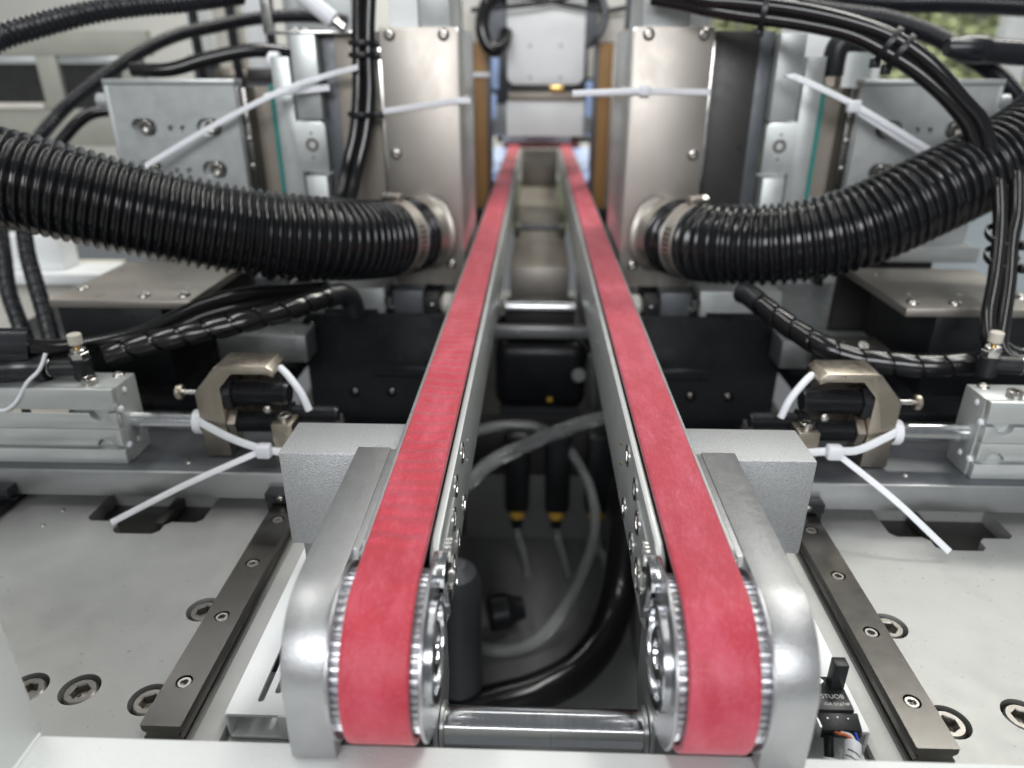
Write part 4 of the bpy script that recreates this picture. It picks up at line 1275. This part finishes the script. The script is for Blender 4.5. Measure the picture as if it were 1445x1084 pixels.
# hanging machinery behind the conduits
for i, (x, y, z0, z1, w, m) in enumerate(((-330, 900, 225, 420, 26, WHITE2), (-285, 900, 235, 420, 22, ALU_PALE), (-372, 920, 225, 420, 30, CREAM), (-240, 870, 215, 420, 60, ALU_PALE), (-420, 950, 240, 420, 26, WHITE2))):
    t = thing('hanging_arm', (x, y, z0), ['white upright arm between dark tubes behind the slim conduit', 'narrow grey arm beside the white upright behind the slim conduit', 'cream upright arm behind the guard frame end', 'wide grey housing behind the aluminium bars', 'white arm above the guard frame'][i], 'arm')
    part('arm', G().box(x - w / 2, x + w / 2, y, y + 30, z0, z1, 1.5), m, t)
    part('foot', G().box(x - w / 2 - 4, x + w / 2 + 4, y - 4, y + 30, z0 - 14, z0 - .1, 1.5), [DARK, STEEL, NICKEL, ALU, DARK][i], t)
    part('base', G().box(x - w / 2, x + w / 2, y, y + 30, 30, z0 - 14.1), SLATE, t)
for i, x in enumerate((-352, -308, -395, -262)):
    cable('dark_upright_tube', 'dark upright tube between the pale arms behind the slim conduit', [(x, 890, 200), (x - 2, 890, 260), (x, 892, 330), (x + 3, 895, 420)], 5.5, CABLE, 'dark upright tubes')
cable('black_hose_loop', 'black hose lying along the top of the slotted plate', [(-330, 610, 226), (-300, 612, 226), (-270, 618, 234), (-235, 622, 240), (-205, 620, 238), (-190, 615, 234)], 5.5, CABLE, None, 'hose')
solo('round_knob', G().lathe((-206, 600, 232), (-1, 0, 0), [(0, 0), (6, 0), (7, 2), (7, 7), (5, 9), (0, 9)], 20), NYLON, 'small white round knob beside the notched aluminium plate', 'knob')
t = thing('robot_tube', (-160, 560, 262), 'white slanting sleeve with a steel tip above the aluminium bars', 'sleeve')
part('sleeve', G().cyl((-205, 560, 300), (-150, 560, 258), 6, 20, 1), NYLON, t)
part('tip', G().cyl((-150, 560, 258), (-143, 560, 252.7), 3.5, 16, .5), STEEL, t)
# other side: white post, window and greenery
t = thing('white_post', (330, 900, -150), 'broad white machine post beside the window', 'post')
part('post', G().box(285, 345, 880, 960, -150, 460, 3), WHITE2, t)
part('side_trim', G().box(345.1, 378, 900, 960, -150, 460, 2), ALU_PALE, t)
t = thing('blue_grey_panel', (440, 760, -150), 'blue-grey side panel behind the hanging cables', 'panel')
part('panel', G().box(330, 720, 740, 752, -150, 140, 1), mat('blue_grey_paint', (0.40, 0.45, 0.47), 0, 0.5), t)
solo('bracket_arm', G().box(262, 330, 540, 560, 92.2, 104, .6), ALU_PALE, 'pale aluminium bar end behind the hanging printed cables', 'bar')
t = thing('window', (640, 1400, 0), 'workshop window with white frame looking onto greenery', 'window')
for x0, x1 in ((575, 600), (800, 850), (1180, 1220)):
    part('frame_post', G().box(x0, x1, 1390, 1420, -200, 900, 2), WHITE, t)
part('sill', G().box(500, 1300, 1385, 1420, 120, 150, 2), WHITE, t)
part('pane', G().box(600.1, 799.9, 1404, 1407, 150.1, 900), PANE, t)
part('pane', G().box(850.1, 1179.9, 1404, 1407, 150.1, 900), PANE, t)
part('head_rail', G().box(500, 1300, 1390, 1420, 900.1, 950, 2), WHITE, t)
random.seed(11)
for i, (bx, by, bz, rx, rz) in enumerate(((1500, 3600, 300, 330, 420), (1950, 3900, 200, 420, 520), (2500, 4000, 350, 480, 560), (1150, 4200, 150, 380, 380))):
    t = thing('garden_tree', (bx, by, -400), ['bright green bush outside the window behind the first pane', 'mid green tree outside the window', 'tall green tree further along outside the window', 'low bush outside by the window edge'][i], 'tree', 'greenery outside the window')
    g = G()
    for k in range(2600):
        while True:
            p = Vector((random.uniform(-1, 1), random.uniform(-1, 1), random.uniform(-1, 1)))
            if p.length < 1:
                break
        p = p * (p.length ** -0.3)
        c = Vector((bx + p.x * rx, by + p.y * rx * .7, bz + p.z * rz))
        a = Vector((random.gauss(0, 1), random.gauss(0, 1), random.gauss(0, 1))).normalized()
        b = a.orthogonal().normalized()
        L = random.uniform(18, 42)
        g._add([c - a * L, c + b * L * .45, c + a * L, c - b * L * .45], [(0, 1, 2, 3)])
    part('crown', g, LEAF, t)
    tr = G().tube([(bx, by, -400), (bx + 20, by, 0), (bx - 15, by, bz)], 30, 10, 60)
    for k in range(5):
        a = k * 1.26
        tr.tube([(bx, by, bz - 200), (bx + rx * .5 * math.cos(a), by + rx * .4 * math.sin(a), bz + 120)], 10, 8, 80)
    part('trunk', tr, BARK, t)
solo('ground', G().box(-3000, 6000, 3030, 9000, -420, -400), mat('lawn', (0.13, 0.15, 0.09), 0, 0.8, cv=0.4, cs=2), 'grass ground outside the window', 'ground', kind='structure')
